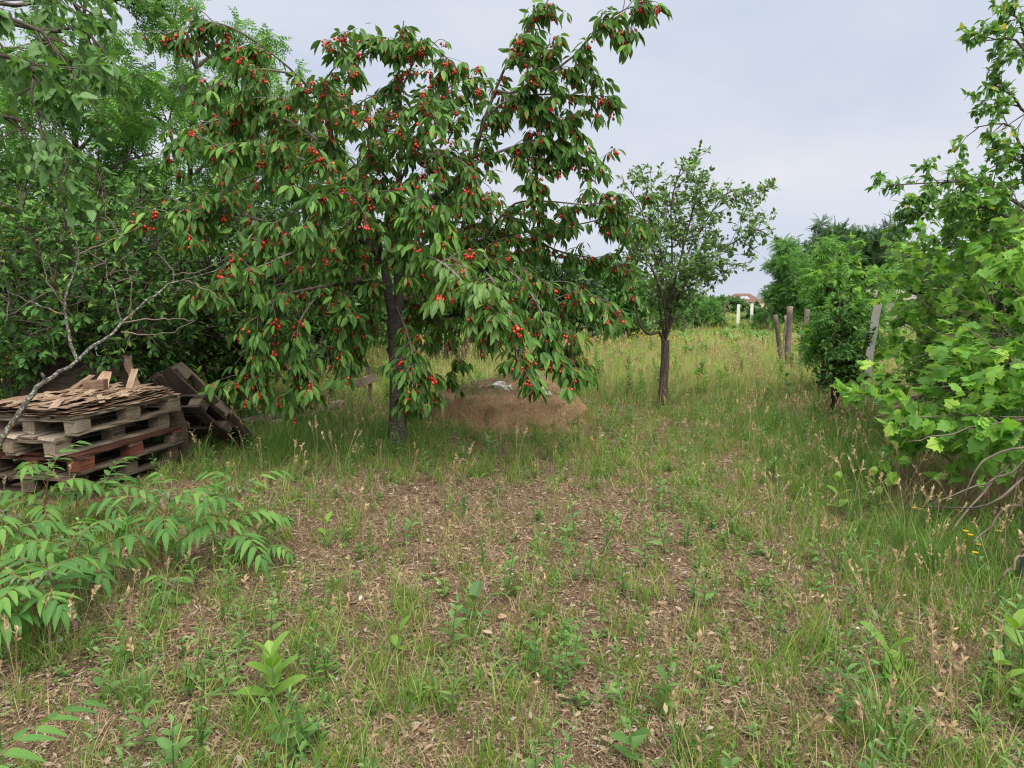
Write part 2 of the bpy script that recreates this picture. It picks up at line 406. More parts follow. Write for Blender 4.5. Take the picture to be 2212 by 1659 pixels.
M_LITTER = leaf_mat('litter', gain=1.05, stops=[(0, G(.085, .05, .033)), (.35, G(.18, .115, .073)), (.7, G(.30, .21, .14)), (.92, G(.34, .27, .19)), (1, G(.40, .37, .33))], rough=.9, trans=.0)
M_BARK_CH = bark_mat('cherry_bark', G(.055, .045, .040), G(.15, .125, .11), 26, (.5, .5, 2.2), .9)
M_TWIG_CH = bark_mat('cherry_twig', G(.12, .10, .088), G(.24, .21, .19), 30, (1, 1, 1), .3)
M_BARK = bark_mat('grey_brown_bark', G(.065, .05, .04), G(.16, .135, .11), 20, (1, 1, .25), .8)
M_BARK_PL = bark_mat('plum_bark', G(.05, .038, .032), G(.20, .15, .115), 34, (1, 1, .12), 1.0)
M_TWIG = bark_mat('twig_bark', G(.085, .066, .052), G(.17, .14, .115), 30, (1, 1, 1), .3)
M_LICHEN = bark_mat('lichen_bark', G(.07, .055, .045), G(.17, .15, .125), 40, (1, 1, .6), .8, lichen=(G(.34, .36, .30), G(.42, .25, .05)))
M_DEAD = bark_mat('dead_twig', G(.15, .115, .09), G(.30, .25, .20), 30, (1, 1, .5), .3)
M_FRUIT = leaf_mat('cherry_skin', [(0, G(.26, .012, .014)), (.35, G(.52, .026, .022)), (.92, G(.62, .05, .03)), (1, G(.62, .17, .05))], rough=.22, trans=.0, spec=.5)
M_FRUIT2 = leaf_mat('orange_fruit', [(0, G(.45, .24, .03)), (.5, G(.5, .16, .03)), (1, G(.36, .05, .02))], rough=.3, trans=.0)
M_STALK = plain('fruit_stalk', G(.30, .13, .05), .6)
M_STEM = plain('green_stem', G(.13, .2, .06), .6)
M_STEMR = plain('reddish_stem', G(.22, .12, .06), .6)
M_WOOD = wood_mat('weathered_wood', G(.085, .066, .050), G(.26, .215, .17))
M_WOODL = wood_mat('pale_weathered_wood', G(.17, .135, .10), G(.42, .36, .29), G(.13, .095, .07))
M_WOODD = wood_mat('dark_wet_wood', G(.030, .023, .018), G(.105, .08, .062))
M_WOODR = wood_mat('red_painted_wood', G(.10, .035, .025), G(.27, .105, .066), G(.055, .028, .022))
M_WOODRD = wood_mat('dark_red_wood', G(.055, .028, .022), G(.17, .075, .052), G(.04, .026, .021))
M_PLY = wood_mat('rotten_plywood', G(.15, .09, .055), G(.50, .40, .31), G(.24, .12, .06))
M_INK = plain('stamp_ink', G(.025, .02, .02), .8)
M_CONC = plain('concrete', G(.42, .42, .40), .9, .2, .18, 30, .4)
M_CONC_SHADED = plain('shaded_concrete', G(.20, .205, .19), .9, .2, .25, 25, .4)  # darker copy of the concrete, the post's shade put into its colour
M_ROCK = plain('pale_stone', G(.55, .53, .50), .9, .2, .2, 14, .6)
M_YEL = plain('yellow_petal', G(.75, .47, .02), .6, .2, .08)
M_YLEAF = plain('yellow_leaf', G(.68, .42, .06), .6, .2, .12)
M_WHITE = plain('white_paint', G(.75, .75, .73), .7)

# ------------------------------------------------------------------ ground
MC = gnd(1085, 905); MX, MY = float(MC[0]), 8.45       # the sand mound's middle
def mound_h(x, y):
    n = .15 * noise2(x, y, 3.3, 3) + .10 * noise2(x, y, 8, 4)
    d = np.sqrt(((x - MX) / np.where(x > MX, 1.28, 1.18)) ** 2 + ((y - MY) / np.where(y < MY, .98, 1.35)) ** 2) + n
    steep = np.where(y < MY + .1, .40 + .14 * noise2(x, x * 0, 4, 12), .5)
    s = np.clip((1.0 - d) / steep, 0, 1); s = s * s * (3 - 2 * s)
    e = np.clip((s - .42 - .12 * noise2(x, y, 5, 14)) / .22, 0, 1); s = np.where(y < MY + .1, .55 * s + .45 * e * e * (3 - 2 * e), s)
    top = .38 + .10 * noise2(x, y, 2.6, 8) + .13 * np.exp(-(((x - MX - .15) / .5) ** 2 + ((y - MY - .55) / .4) ** 2))
    fall = np.clip(1.15 - .42 * np.clip(x - MX - .2, 0, 2), .35, 1)
    return s * top * fall
def build_ground():
    nx, ny = 230, 260
    u = np.linspace(-1, 1, nx); xs = np.sinh(u * 7.2) / math.sinh(7.2) * 1500
    v = np.linspace(0, 1, ny); ys = -60 + 0 * v
    ys = np.sinh(-1.6 + v * 9.6) / math.sinh(8.0) * 2600 + 2.0
    X, Y = np.meshgrid(xs, ys)
    amp = np.clip(1.2 - np.hypot(X, Y - 5) / 60, .15, 1)
    Z = (.018 * noise2(X, Y, 2.4, 1) + .012 * noise2(X, Y, 7, 2)) * amp
    fd = np.clip((Y - 110) / 60, 0, 1); Z -= 1.4 * fd * fd * (3 - 2 * fd)
    a = Acc(); i = np.arange(ny - 1)[:, None] * nx + np.arange(nx - 1)[None]
    T = np.stack([np.stack([i, i + 1, i + nx + 1], -1), np.stack([i, i + nx + 1, i + nx], -1)], 2).reshape(-1, 3)
    a.add(np.stack([X, Y, Z], -1).reshape(-1, 3), T)
    m, N, L, pb, out = new_mat('ground_soil'); nt = m.node_tree
    p = pos_n(nt)
    big = noise_n(nt, .55, 5, .6, p); mid = noise_n(nt, 4.5, 6, .7, p); fine = noise_n(nt, 60, 5, .75, p); vf = noise_n(nt, 210, 2, .6, p)
    soil = ramp(nt, fine, [(.3, G(.085, .050, .031)), (.5, G(.18, .115, .070)), (.62, G(.27, .185, .115)), (.78, G(.38, .29, .20))])
    dark = ramp(nt, vf, [(.35, G(.06, .042, .029)), (.62, G(.20, .145, .09))])
    c = mixc(nt, .4, soil, dark)
    green = ramp(nt, fine, [(.3, G(.05, .07, .02)), (.7, G(.14, .16, .055))])
    c = mixc(nt, math_n(nt, 'MULTIPLY', math_n(nt, 'SUBTRACT', mid, .5), 3.0, True), c, green)
    sx = N.new('ShaderNodeSeparateXYZ'); L.new(p, sx.inputs[0])
    mead = ramp(nt, big, [(.3, G(.17, .21, .06)), (.6, G(.28, .29, .10)), (.75, G(.38, .34, .15))])
    c = mixc(nt, math_n(nt, 'MULTIPLY', math_n(nt, 'SUBTRACT', sx.outputs[1], 9.5), .25, True), c, mead)
    gold = ramp(nt, big, [(.3, G(.36, .29, .14)), (.7, G(.46, .38, .20))])
    c = mixc(nt, math_n(nt, 'MULTIPLY', math_n(nt, 'SUBTRACT', sx.outputs[1], 62), .06, True), c, gold)
    L.new(c, pb.inputs['Base Color']); pb.inputs['Roughness'].default_value = .95; pb.inputs['Specular IOR Level'].default_value = .1
    bump(nt, math_n(nt, 'ADD', fine, math_n(nt, 'MULTIPLY', vf, .5)), .9, .02, pb)
    tag(link('ground', a.mesh('ground', m)), kind='structure')
build_ground()

def build_mound():
    xs = np.linspace(MX - 1.75, MX + 1.9, 210); ys = np.linspace(MY - 1.35, MY + 1.9, 190)
    X, Y = np.meshgrid(xs, ys); h = mound_h(X, Y)
    gx = np.abs(np.gradient(h, ys, axis=0)); cl = np.clip(gx * 1.6, .15, 1)
    h = h + cl * (.022 * noise2(X, Y, 22, 5) + .026 * noise2(X, Y, 60, 6) + .034 * np.clip(noise2(X, Y, 38, 7), .1, 1) + .003 * rng.normal(size=X.shape)) * (h > .01)
    Z = h - .028 + .03 * np.clip(h / .06, 0, 1)
    Yd = Y - .05 * np.clip(gx, 0, 1) * noise2(X, Z * 2, 14, 9)
    a = Acc(); nx, ny = len(xs), len(ys); i = np.arange(ny - 1)[:, None] * nx + np.arange(nx - 1)[None]
    T = np.stack([np.stack([i, i + 1, i + nx + 1], -1), np.stack([i, i + nx + 1, i + nx], -1)], 2).reshape(-1, 3)
    a.add(np.stack([X, Yd, Z], -1).reshape(-1, 3), T)
    m, N, L, pb, out = new_mat('sandy_earth'); nt = m.node_tree; p = pos_n(nt)
    f = noise_n(nt, 45, 6, .7, p); g = noise_n(nt, 3.2, 4, .6, p); v = noise_n(nt, 160, 3, .7, p)
    sand = ramp(nt, f, [(.3, G(.30, .18, .095)), (.5, G(.50, .325, .19)), (.72, G(.62, .43, .27))])
    top = ramp(nt, v, [(.35, G(.09, .065, .045)), (.55, G(.20, .15, .10)), (.72, G(.33, .26, .18))])
    nz = N.new('ShaderNodeNewGeometry'); sx = N.new('ShaderNodeSeparateXYZ'); L.new(nz.outputs['True Normal'], sx.inputs[0])
    k = math_n(nt, 'MULTIPLY', math_n(nt, 'SUBTRACT', math_n(nt, 'ADD', sx.outputs[2], math_n(nt, 'MULTIPLY', g, .5)), 1.12), 4, True)
    c = mixc(nt, k, sand, top)
    L.new(c, pb.inputs['Base Color']); pb.inputs['Roughness'].default_value = .95; pb.inputs['Specular IOR Level'].default_value = .08
    bump(nt, math_n(nt, 'ADD', f, v), 1.0, .03, pb)
    o = link('sand_mound', a.mesh('sand_mound', m, (MX, MY, 0))); o.location = (MX, MY, 0)
    tag(o, 'low sandy earth mound with a crumbling bare face to the right of the cherry trunk', 'mound')
build_mound()

# ------------------------------------------------------------------ scattering (uncountable ground cover only)
def scatter(name, pts, rot, scl, idx, meshes):
    coll = bpy.data.collections.new(name + '_kinds')
    for j, me in enumerate(meshes):
        coll.objects.link(bpy.data.objects.new('%s_%02d' % (name, j), me))
    me = bpy.data.meshes.new(name); me.vertices.add(len(pts)); me.vertices.foreach_set('co', np.asarray(pts, np.float32).ravel())
    a = me.attributes.new('turn', 'FLOAT_VECTOR', 'POINT'); a.data.foreach_set('vector', np.asarray(rot, np.float32).ravel())
    a = me.attributes.new('size', 'FLOAT', 'POINT'); a.data.foreach_set('value', np.asarray(scl, np.float32))
    a = me.attributes.new('which', 'INT', 'POINT'); a.data.foreach_set('value', np.asarray(idx, np.int32))
    o = link(name, me, kind='stuff')
    ng = bpy.data.node_groups.new(name, 'GeometryNodeTree')
    ng.interface.new_socket('Geometry', in_out='INPUT', socket_type='NodeSocketGeometry'); ng.interface.new_socket('Geometry', in_out='OUTPUT', socket_type='NodeSocketGeometry')
    gi = ng.nodes.new('NodeGroupInput'); go = ng.nodes.new('NodeGroupOutput'); ip = ng.nodes.new('GeometryNodeInstanceOnPoints')
    ci = ng.nodes.new('GeometryNodeCollectionInfo'); ci.inputs['Collection'].default_value = coll; ci.inputs['Separate Children'].default_value = True; ci.inputs['Reset Children'].default_value = True
    def na(nm, t):
        n = ng.nodes.new('GeometryNodeInputNamedAttribute'); n.data_type = t; n.inputs['Name'].default_value = nm; return n.outputs['Attribute']
    ng.links.new(gi.outputs[0], ip.inputs['Points']); ng.links.new(ci.outputs[0], ip.inputs['Instance']); ip.inputs['Pick Instance'].default_value = True
    ng.links.new(na('which', 'INT'), ip.inputs['Instance Index']); ng.links.new(na('turn', 'FLOAT_VECTOR'), ip.inputs['Rotation']); ng.links.new(na('size', 'FLOAT'), ip.inputs['Scale'])
    ng.links.new(ip.outputs[0], go.inputs[0])
    md = o.modifiers.new('scatter', 'NODES'); md.node_group = ng
    return o

def blade_tuft(n, h, w, spread, lean, mat, seed_heads=0, seedmat=None, r0=.03, flop=.5):
    a = Acc(); k = 4
    ang = rng.random(n) * 2 * math.pi; hh = h * (.45 + .55 * rng.random(n)); ln = lean * (.3 + rng.random(n))
    t = np.linspace(0, 1, k)
    out = np.stack([np.cos(ang), np.sin(ang)], 1)
    base = rng.normal(size=(n, 2)) * r0
    rr = (spread * ln)[:, None] * t[None] ** 1.7
    XY = base[:, None, :] + out[:, None, :] * (rr * hh[:, None])[:, :, None]
    Z = hh[:, None] * (t[None] - flop * ln[:, None] * .5 * t[None] ** 2.4)
    C = np.concatenate([XY, Z[:, :, None]], 2)
    sd = rng.random(n) * 2 * math.pi; sv = np.stack([np.cos(sd), np.sin(sd), 0 * sd], 1)
    ww = w * (.6 + .6 * rng.random(n))[:, None] * np.array([.8, 1, .7, .05])[None]
    V = np.stack([C - sv[:, None] * ww[:, :, None], C + sv[:, None] * ww[:, :, None]], 2).reshape(n, -1, 3)
    q = []
    for i in range(k - 1): q += [(2 * i, 2 * i + 1, 2 * i + 3), (2 * i, 2 * i + 3, 2 * i + 2)]
    T = np.array(q)[None] + (np.arange(n) * 2 * k)[:, None, None]
    A = np.zeros((n, 2 * k, 3)); A[:, :, 0] = rng.random(n)[:, None] * .85; A[:, :, 1] = .5
    a.add(V.reshape(-1, 3), T.reshape(-1, 3), A.reshape(-1, 3))
    me = a.mesh('tuft', mat)
    if seed_heads:
        b = Acc(); b.add(V.reshape(-1, 3), T.reshape(-1, 3), A.reshape(-1, 3)); nf = len(b.T[0])
        for _ in range(seed_heads):
            an = random.uniform(0, 6.28); hh = h * random.uniform(.95, 1.45); le = random.uniform(.05, .3)
            p = spline([(0, 0, 0), (math.cos(an) * le * hh * .4, math.sin(an) * le * hh * .4, hh * .6), (math.cos(an) * le * hh, math.sin(an) * le * hh, hh)], 5)
            tubes(b, p[None], np.full((1, 5), .0011 * (1 + w * 80)), 3)
            tip = nrm(p[-1] - p[-2]); m = 11
            P = p[-1] - tip * (np.linspace(0, .09, m)[:, None]) * (h / .4) ; D = tip + rng.normal(size=(m, 3)) * .45
            emit(b, LANCE, P, D, rng.normal(size=(m, 3)), np.full(m, .028 * (h / .4) ** .5), np.full(m, .05 * (h / .4) ** .5))
        me = b.mesh('tuft', mat); me.materials.append(seedmat)
        mi = np.zeros(len(me.polygons), np.int32); mi[nf:] = 1; me.polygons.foreach_set('material_index', mi)
    return me
def litter_patch(n, r):
    a = Acc(); P = np.zeros((n, 3)); rr = r * np.sqrt(rng.random(n)); th = rng.random(n) * 6.28
    P[:, 0] = rr * np.cos(th); P[:, 1] = rr * np.sin(th); P[:, 2] = .003 + .014 * rng.random(n)
    az = rng.random(n) * 6.28; D = np.stack([np.cos(az), np.sin(az), rng.normal(size=n) * .18], 1)
    s = .010 + .032 * rng.random(n) ** 2; w = np.where(rng.random(n) < .75, .005 + .006 * rng.random(n), s * (.5 + .5 * rng.random(n)))
    tpl = leaf_tpl([(.3, .2), (.7, .2)], .2, .12)
    emit(a, tpl, P, D, np.array([0, 0, 1.]) + rng.normal(size=(n, 3)) * .35, s, w)
    return a.mesh('litter', M_LITTER)
def rosette(n, s, mat, tpl=OBLONG, rise=.35):
    a = Acc(); az = np.arange(n) * 2.4 + rng.random(n) * .5
    D = np.stack([np.cos(az), np.sin(az), rise + .5 * rng.random(n)], 1); P = rng.normal(size=(n, 3)) * .008; P[:, 2] = .005
    emit(a, tpl, P, D, np.array([0, 0, 1.]) + rng.normal(size=(n, 3)) * .2, s * (.6 + .6 * rng.random(n)))
    return a.mesh('weed', mat)
def upright_weed(h, nl, s, mat, tpl=LANCE, stems=1, flower=None):
    a = Acc()
    for _ in range(stems):
        an = random.uniform(0, 6.28); le = random.uniform(0, .3); hh = h * random.uniform(.75, 1.15)
        p = spline([(0, 0, 0), (le * .3 * hh * math.cos(an), le * .3 * hh * math.sin(an), hh * .5), (le * hh * math.cos(an), le * hh * math.sin(an), hh)], 6)
        tubes(a, p[None], np.linspace(.003, .0012, 6)[None], 3)
        t = np.linspace(.12, 1, nl); P, T = on_poly(p[None], np.zeros(nl, int), t); az = np.arange(nl) * 2.4
        D = np.stack([np.cos(az), np.sin(az), .45 + .5 * t], 1)
        emit(a, tpl, P, D, np.array([0, 0, 1.]) + rng.normal(size=(nl, 3)) * .25, s * (1.15 - .75 * t) * (.8 + .4 * rng.random(nl)))
    return a.mesh('weed', mat)

STACK = [(-4.05, 4.85), (-3.0, 6.1)]
def wedge(n, y0, y1, pw=0.0, spread=.92, x0=None, x1=None):
    """points over the ground in view (and a bit to the sides), denser near the camera for pw < 0"""
    u = rng.random(n * 3); 
    e = 2 + pw
    y = (y0 ** e + u * (y1 ** e - y0 ** e)) ** (1 / e)
    x = (rng.random(n * 3) * 2 - 1) * (y * spread + .5)
    k = ~((x > -4.1) & (x < -3.0) & (y > 4.85) & (y < 6.2))
    if x0 is not None: k &= x > x0
    if x1 is not None: k &= x < x1
    return x[k][:n], y[k][:n]
def zed(x, y):
    h = mound_h(x, y)
    return .018 * noise2(x, y, 2.4, 1) + .012 * noise2(x, y, 7, 2) + h - .006
def put(name, x, y, meshes, smin, smax, tilt=.12, sink=0.0):
    n = len(x); P = np.stack([x, y, zed(x, y) - sink], 1)
    rot = np.stack([rng.normal(size=n) * tilt, rng.normal(size=n) * tilt, rng.random(n) * 6.28], 1)
    return scatter(name, P, rot, smin + (smax - smin) * rng.random(n), rng.integers(0, len(meshes), n), meshes)
def blob(x, y, dx, dy, rx, ry):
    c = gnd(dx, dy); return np.exp(-(((x - c[0]) / rx) ** 2 + ((y - c[1]) / ry) ** 2))
def bare(x, y):
    """0 = well covered, 1 = bare: the worn middle of the plot and a few sandy spots"""
    b = .12 + (.95 * blob(x, y, 1060, 1075, 1.2, .55) + .65 * blob(x, y, 1060, 1150, 1.4, .6) + .7 * blob(x, y, 1640, 1235, .35, .12) + .4 * blob(x, y, 1000, 1300, 1.9, .5)
         + .85 * blob(x, y, 100, 1590, .45, .25) + .6 * blob(x, y, 330, 1060, .45, .35) + .3 * blob(x, y, 1500, 930, .8, .4) + .45 * blob(x, y, 600, 1200, .5, .25))
    return np.clip(b + .30 * noise2(x, y, 3.1, 21) + .12 * noise2(x, y, 9, 22), 0, 1)
def lush(x, y):
    l = (blob(x, y, 700, 960, 1.0, 1.0) + .9 * blob(x, y, 560, 905, 1.0, .8) + .9 * blob(x, y, 1930, 1020, .9, 1.6) + .75 * blob(x, y, 2050, 1200, .6, .8)
         + .6 * blob(x, y, 1760, 930, .8, 1.0) + .5 * blob(x, y, 900, 920, .5, .6))
    return np.clip(l + .1 * noise2(x, y, 4, 31), 0, 1.2)
def onmound(x, y): return np.clip(mound_h(x, y) / .2, 0, 1)

def ground_cover():
    # dry litter mat on the soil
    x, y = wedge(9000, 1.6, 11, -.9); k = rng.random(len(x)) < .8 - .75 * onmound(x, y) * (y < MY - .3)
    put('leaf_litter', x[k], y[k], [litter_patch(110, .17) for _ in range(6)], .7, 1.3, .02)
    # straw
    x, y = wedge(15000, 1.6, 11, -.8); k = rng.random(len(x)) < .95 - .6 * lush(x, y) - .6 * onmound(x, y)
    put('dry_grass', x[k], y[k], [blade_tuft(13, .10, .0013, 1.3, 1.2, M_STRAW, r0=.05, flop=.9) for _ in range(5)] + [blade_tuft(9, .16, .0013, 1.0, .9, M_STRAW, r0=.05, flop=.9) for _ in range(2)], .5, 1.2, .3)
    # short green grass
    x, y = wedge(46000, 1.6, 12, -.75); b = bare(x, y); k = rng.random(len(x)) < (.62 - .85 * b + .42 * np.sign(noise2(x, y, 13, 91) - .08) * (.4 + .6 * rng.random(len(x))) * (1 - lush(x, y)) + .5 * lush(x, y)) * (1 - np.clip(1.2 * onmound(x, y), 0, .80))
    put('short_grass', x[k], y[k], [blade_tuft(10, .09 + .05 * (i % 3), .0021, .7, .8, M_GRASS, r0=.022) for i in range(6)], .55, 1.35, .15)
    # lush and tall grass
    x, y = wedge(26000, 2.6, 12.5, -.3); k = rng.random(len(x)) < lush(x, y) * .8 * (1 - np.clip(1.2 * onmound(x, y) + .4 * blob(x, y, 1100, 945, .9, .25), 0, .88))
    put('lush_grass', x[k], y[k], [blade_tuft(11, .27, .0022, .55, .8, M_LUSH, r0=.045) for _ in range(9)] + [blade_tuft(9, .30, .0022, .5, .7, M_LUSH, 2, M_SEED, r0=.05)], .6, 1.25, .12)
    # seeding wisps all over
    x, y = wedge(1000, 1.7, 11, -.5); k = rng.random(len(x)) < .45 + .5 * (x > y * .35)
    put('seed_grass', x[k], y[k], [blade_tuft(4, .24, .0013, .5, .6, M_STRAW, 3, M_SEED, r0=.04) for _ in range(4)] + [blade_tuft(5, .22, .0016, .5, .6, M_GRASS, 2, M_SEED, r0=.04) for _ in range(3)], .6, 1.2, .15)
    # standing dry grass under the vine
    n = 420; c = np.array([gnd(random.uniform(1930, 2230), random.uniform(960, 1130)) for _ in range(n)]); put('standing_dry_grass', c[:, 0], c[:, 1], [blade_tuft(14, .40, .0017, .5, .9, M_STRAW, r0=.07) for _ in range(4)], .6, 1.2, .25)
    # small broad-leaved weeds
    x, y = wedge(11000, 1.6, 11, -.8); b = bare(x, y); k = rng.random(len(x)) < (.85 - .75 * b) * (.25 + .75 * (noise2(x, y, 6, 41) > .05)) * (1 - np.clip(1.2 * onmound(x, y), 0, .80))
    put('low_weeds', x[k], y[k], [rosette(9, .05, M_WEED, LANCE), rosette(7, .04, M_WEED, OBLONG), rosette(11, .06, M_WEED, LANCE, .6), rosette(6, .03, M_WEED, ROUND, .2), upright_weed(.12, 9, .05, M_WEED), upright_weed(.09, 8, .04, M_WEED, OBLONG, 2)], .5, 1.3, .12)
    x, y = wedge(3200, 1.7, 11, -.6); b = bare(x, y); k = rng.random(len(x)) < (.85 - .6 * b) * (.2 + .8 * (noise2(x, y, 5, 43) > .1)) * (1 - .7 * onmound(x, y))
    put('upright_weeds', x[k], y[k], [upright_weed(.26, 16, .075, M_WEED), upright_weed(.2, 13, .07, M_WEED, OBLONG), upright_weed(.34, 20, .07, M_WEED), upright_weed(.18, 9, .05, M_LUSH, LANCE, 3)], .55, 1.2, .12)
    # the tall meadow beyond
    x, y = wedge(7500, 9.2, 20, .0, .8); k = (rng.random(len(x)) < np.clip((y - 9.0) / 1.6, .1, 1)) & (rng.random(len(x)) > .8 * onmound(x, y)) & (x > -6)
    md = [blade_tuft(15, .36, .0032, .4, .7, M_MEAD, 2, M_SEED, r0=.10) for _ in range(4)] + [blade_tuft(15, .32, .0036, .5, .8, M_MEAD, r0=.10) for _ in range(7)]
    put('meadow_grass', x[k], y[k], md, .7, 1.25, .1)
    x, y = wedge(11000, 18, 75, -.9, .8); put('far_meadow_grass', x, y, [blade_tuft(16, .34, .010, .5, .8, M_MEAD, r0=.22) for _ in range(5)] + [blade_tuft(16, .38, .008, .4, .7, M_MEAD, 3, M_SEED, r0=.2)] + [rosette(16, .35, M_WEED, LANCE, 1.2)], .7, 1.4, .1)
    # leafy weeds among the meadow grass
    x, y = wedge(2600, 9.5, 50, -.6, .8); put('meadow_weeds', x, y, [upright_weed(.42, 22, .12, M_VINE, LANCE, 2), upright_weed(.4, 20, .12, M_WEED, OBLONG, 2), upright_weed(.46, 24, .11, M_MILK, OBLONG, 1)], .6, 1.15, .1)
    # yellow flowers along the hedge
    fl = Acc(); n = 12; P = rng.normal(size=(n, 3)) * np.array([.25, .25, .08]) + np.array([0, 0, .36]); emit(fl, ROUND, P, rng.normal(size=(n, 3)), np.array([0, 0, 1.]) + rng.normal(size=(n, 3)) * .4, np.full(n, .03), np.full(n, .05))
    fm = fl.mesh('blossom', M_YEL)
    n = 90; x = np.concatenate([rng.uniform(1.5, 5.5, n), rng.uniform(6, 14, n)]); y = np.concatenate([rng.uniform(18.5, 22, n), rng.uniform(26, 40, n)])
    put('yellow_blossom', x, y, [fm], .5, 1.0, .1)
ground_cover()

# ------------------------------------------------------------------ weathered pallets
def board_mesh(name, L, W, T, mat, rough=.006, seg=8, split=0.0):
    """a sawn board along x with worn edges and ragged ends"""
    a = Acc(); xs = np.linspace(-L / 2, L / 2, seg + 1); prof = [(-1, -1), (1, -1), (1, 1), (-1, 1)]
    V = []
    for i, x in enumerate(xs):
        bend = rng.normal() * rough * .4
        for (py, pz) in prof:
            e = rng.normal(size=3) * rough * .5
            xx = x + (rng.uniform(-1, 1) * split if i in (0, seg) else 0)
            V.append((xx, py * W / 2 + e[1], pz * T / 2 + e[2] * .5 + bend))
    T_ = []
    for i in range(seg):
        for j in range(4):
            p, q = 4 * i + j, 4 * i + (j + 1) % 4
            T_ += [(p, p + 4, q + 4), (p, q + 4, q)]
    T_ += [(0, 1, 2), (0, 2, 3)]; e = 4 * seg; T_ += [(e, e + 2, e + 1), (e, e + 3, e + 2)]
    a.add(V, [(p, r, q) for p, q, r in T_])
    return a.mesh(name, mat, flat=True)
_bm = {}
def board(name, L, W, T, mat, var, **k):
    key = (name, round(L, 3), round(W, 3), round(T, 3), mat.name, var)
    if key not in _bm: _bm[key] = board_mesh(name, L, W, T, mat, **k)
    return _bm[key]
def TR(x, y, z, rz=0, rx=0, ry=0):
    return Matrix.Translation((x, y, z)) @ Matrix.Rotation(rz, 4, 'Z') @ Matrix.Rotation(ry, 4, 'Y') @ Matrix.Rotation(rx, 4, 'X')
def pallet(label, mat4, m_deck, m_block, m_low=None, group='weathered wooden pallets', skip=(), rim=False, seedoff=0):
    """1.2 x .8 m, x along the long side; origin at a lower corner"""
    r = empty('wooden_pallet', (0, 0, 0), label, 'pallet', group); r.matrix_world = mat4
    m_low = m_low or m_deck; q = random.Random(seedoff)
    for i, (yy, w) in enumerate(((.0725, .145), (.24, .1), (.4, .145), (.56, .1), (.7275, .145))):
        if ('deck', i) in skip: continue
        link('deck_board', board('deck_board', 1.2, w, .022, m_deck, (i + seedoff) % 3, split=.02), r, TR(.6 + q.uniform(-.012, .012), yy + q.uniform(-.006, .006), .133 + q.uniform(0, .002), q.uniform(-.012, .012), q.uniform(-.03, .03)))
    for i, xx in enumerate((.0725, .6, 1.1275)):
        link('cross_board', board('cross_board', .8, .145, .021, m_deck, (i + seedoff) % 3, split=.012), r, TR(xx, .4, .1105, math.pi / 2 + q.uniform(-.01, .01)))
        for j, yy in enumerate((.051, .4, .749)):
            if ('block', i, j) in skip: continue
            link('block', board('block', .145, .1, .078, m_block if (i + j + seedoff) % 3 else m_low, (i + j) % 3, rough=.004, seg=3), r, TR(xx + q.uniform(-.01, .01), yy + q.uniform(-.004, .004), .061, q.uniform(-.08, .08)))
    for i, yy in enumerate((.051, .4, .749)):
        link('bottom_board', board('bottom_board', 1.2, .1, .021, m_low, (i + seedoff) % 3, split=.015), r, TR(.6, yy, .0105, q.uniform(-.006, .006)))
    if rim:
        for xx in (.0725, 1.1275):
            for yy in (.225, .575): link('bottom_board', board('bottom_board', .24, .13, .021, m_low, 1), r, TR(xx, yy, .0105, math.pi / 2))
    return r
def stamp(txt, size, m4, parent):
    c = bpy.data.curves.new('stamp', 'FONT'); c.body = txt; c.size = size; c.align_x = 'CENTER'; c.align_y = 'CENTER'; c.extrude = .0004; c.materials.append(M_INK)
    t = bpy.data.objects.new('stamp', c); COL.objects.link(t); bpy.context.view_layer.update()
    me = bpy.data.meshes.new_from_object(t.evaluated_get(bpy.context.evaluated_depsgraph_get())); bpy.data.objects.remove(t)
    return link('stamp', me, parent, m4)

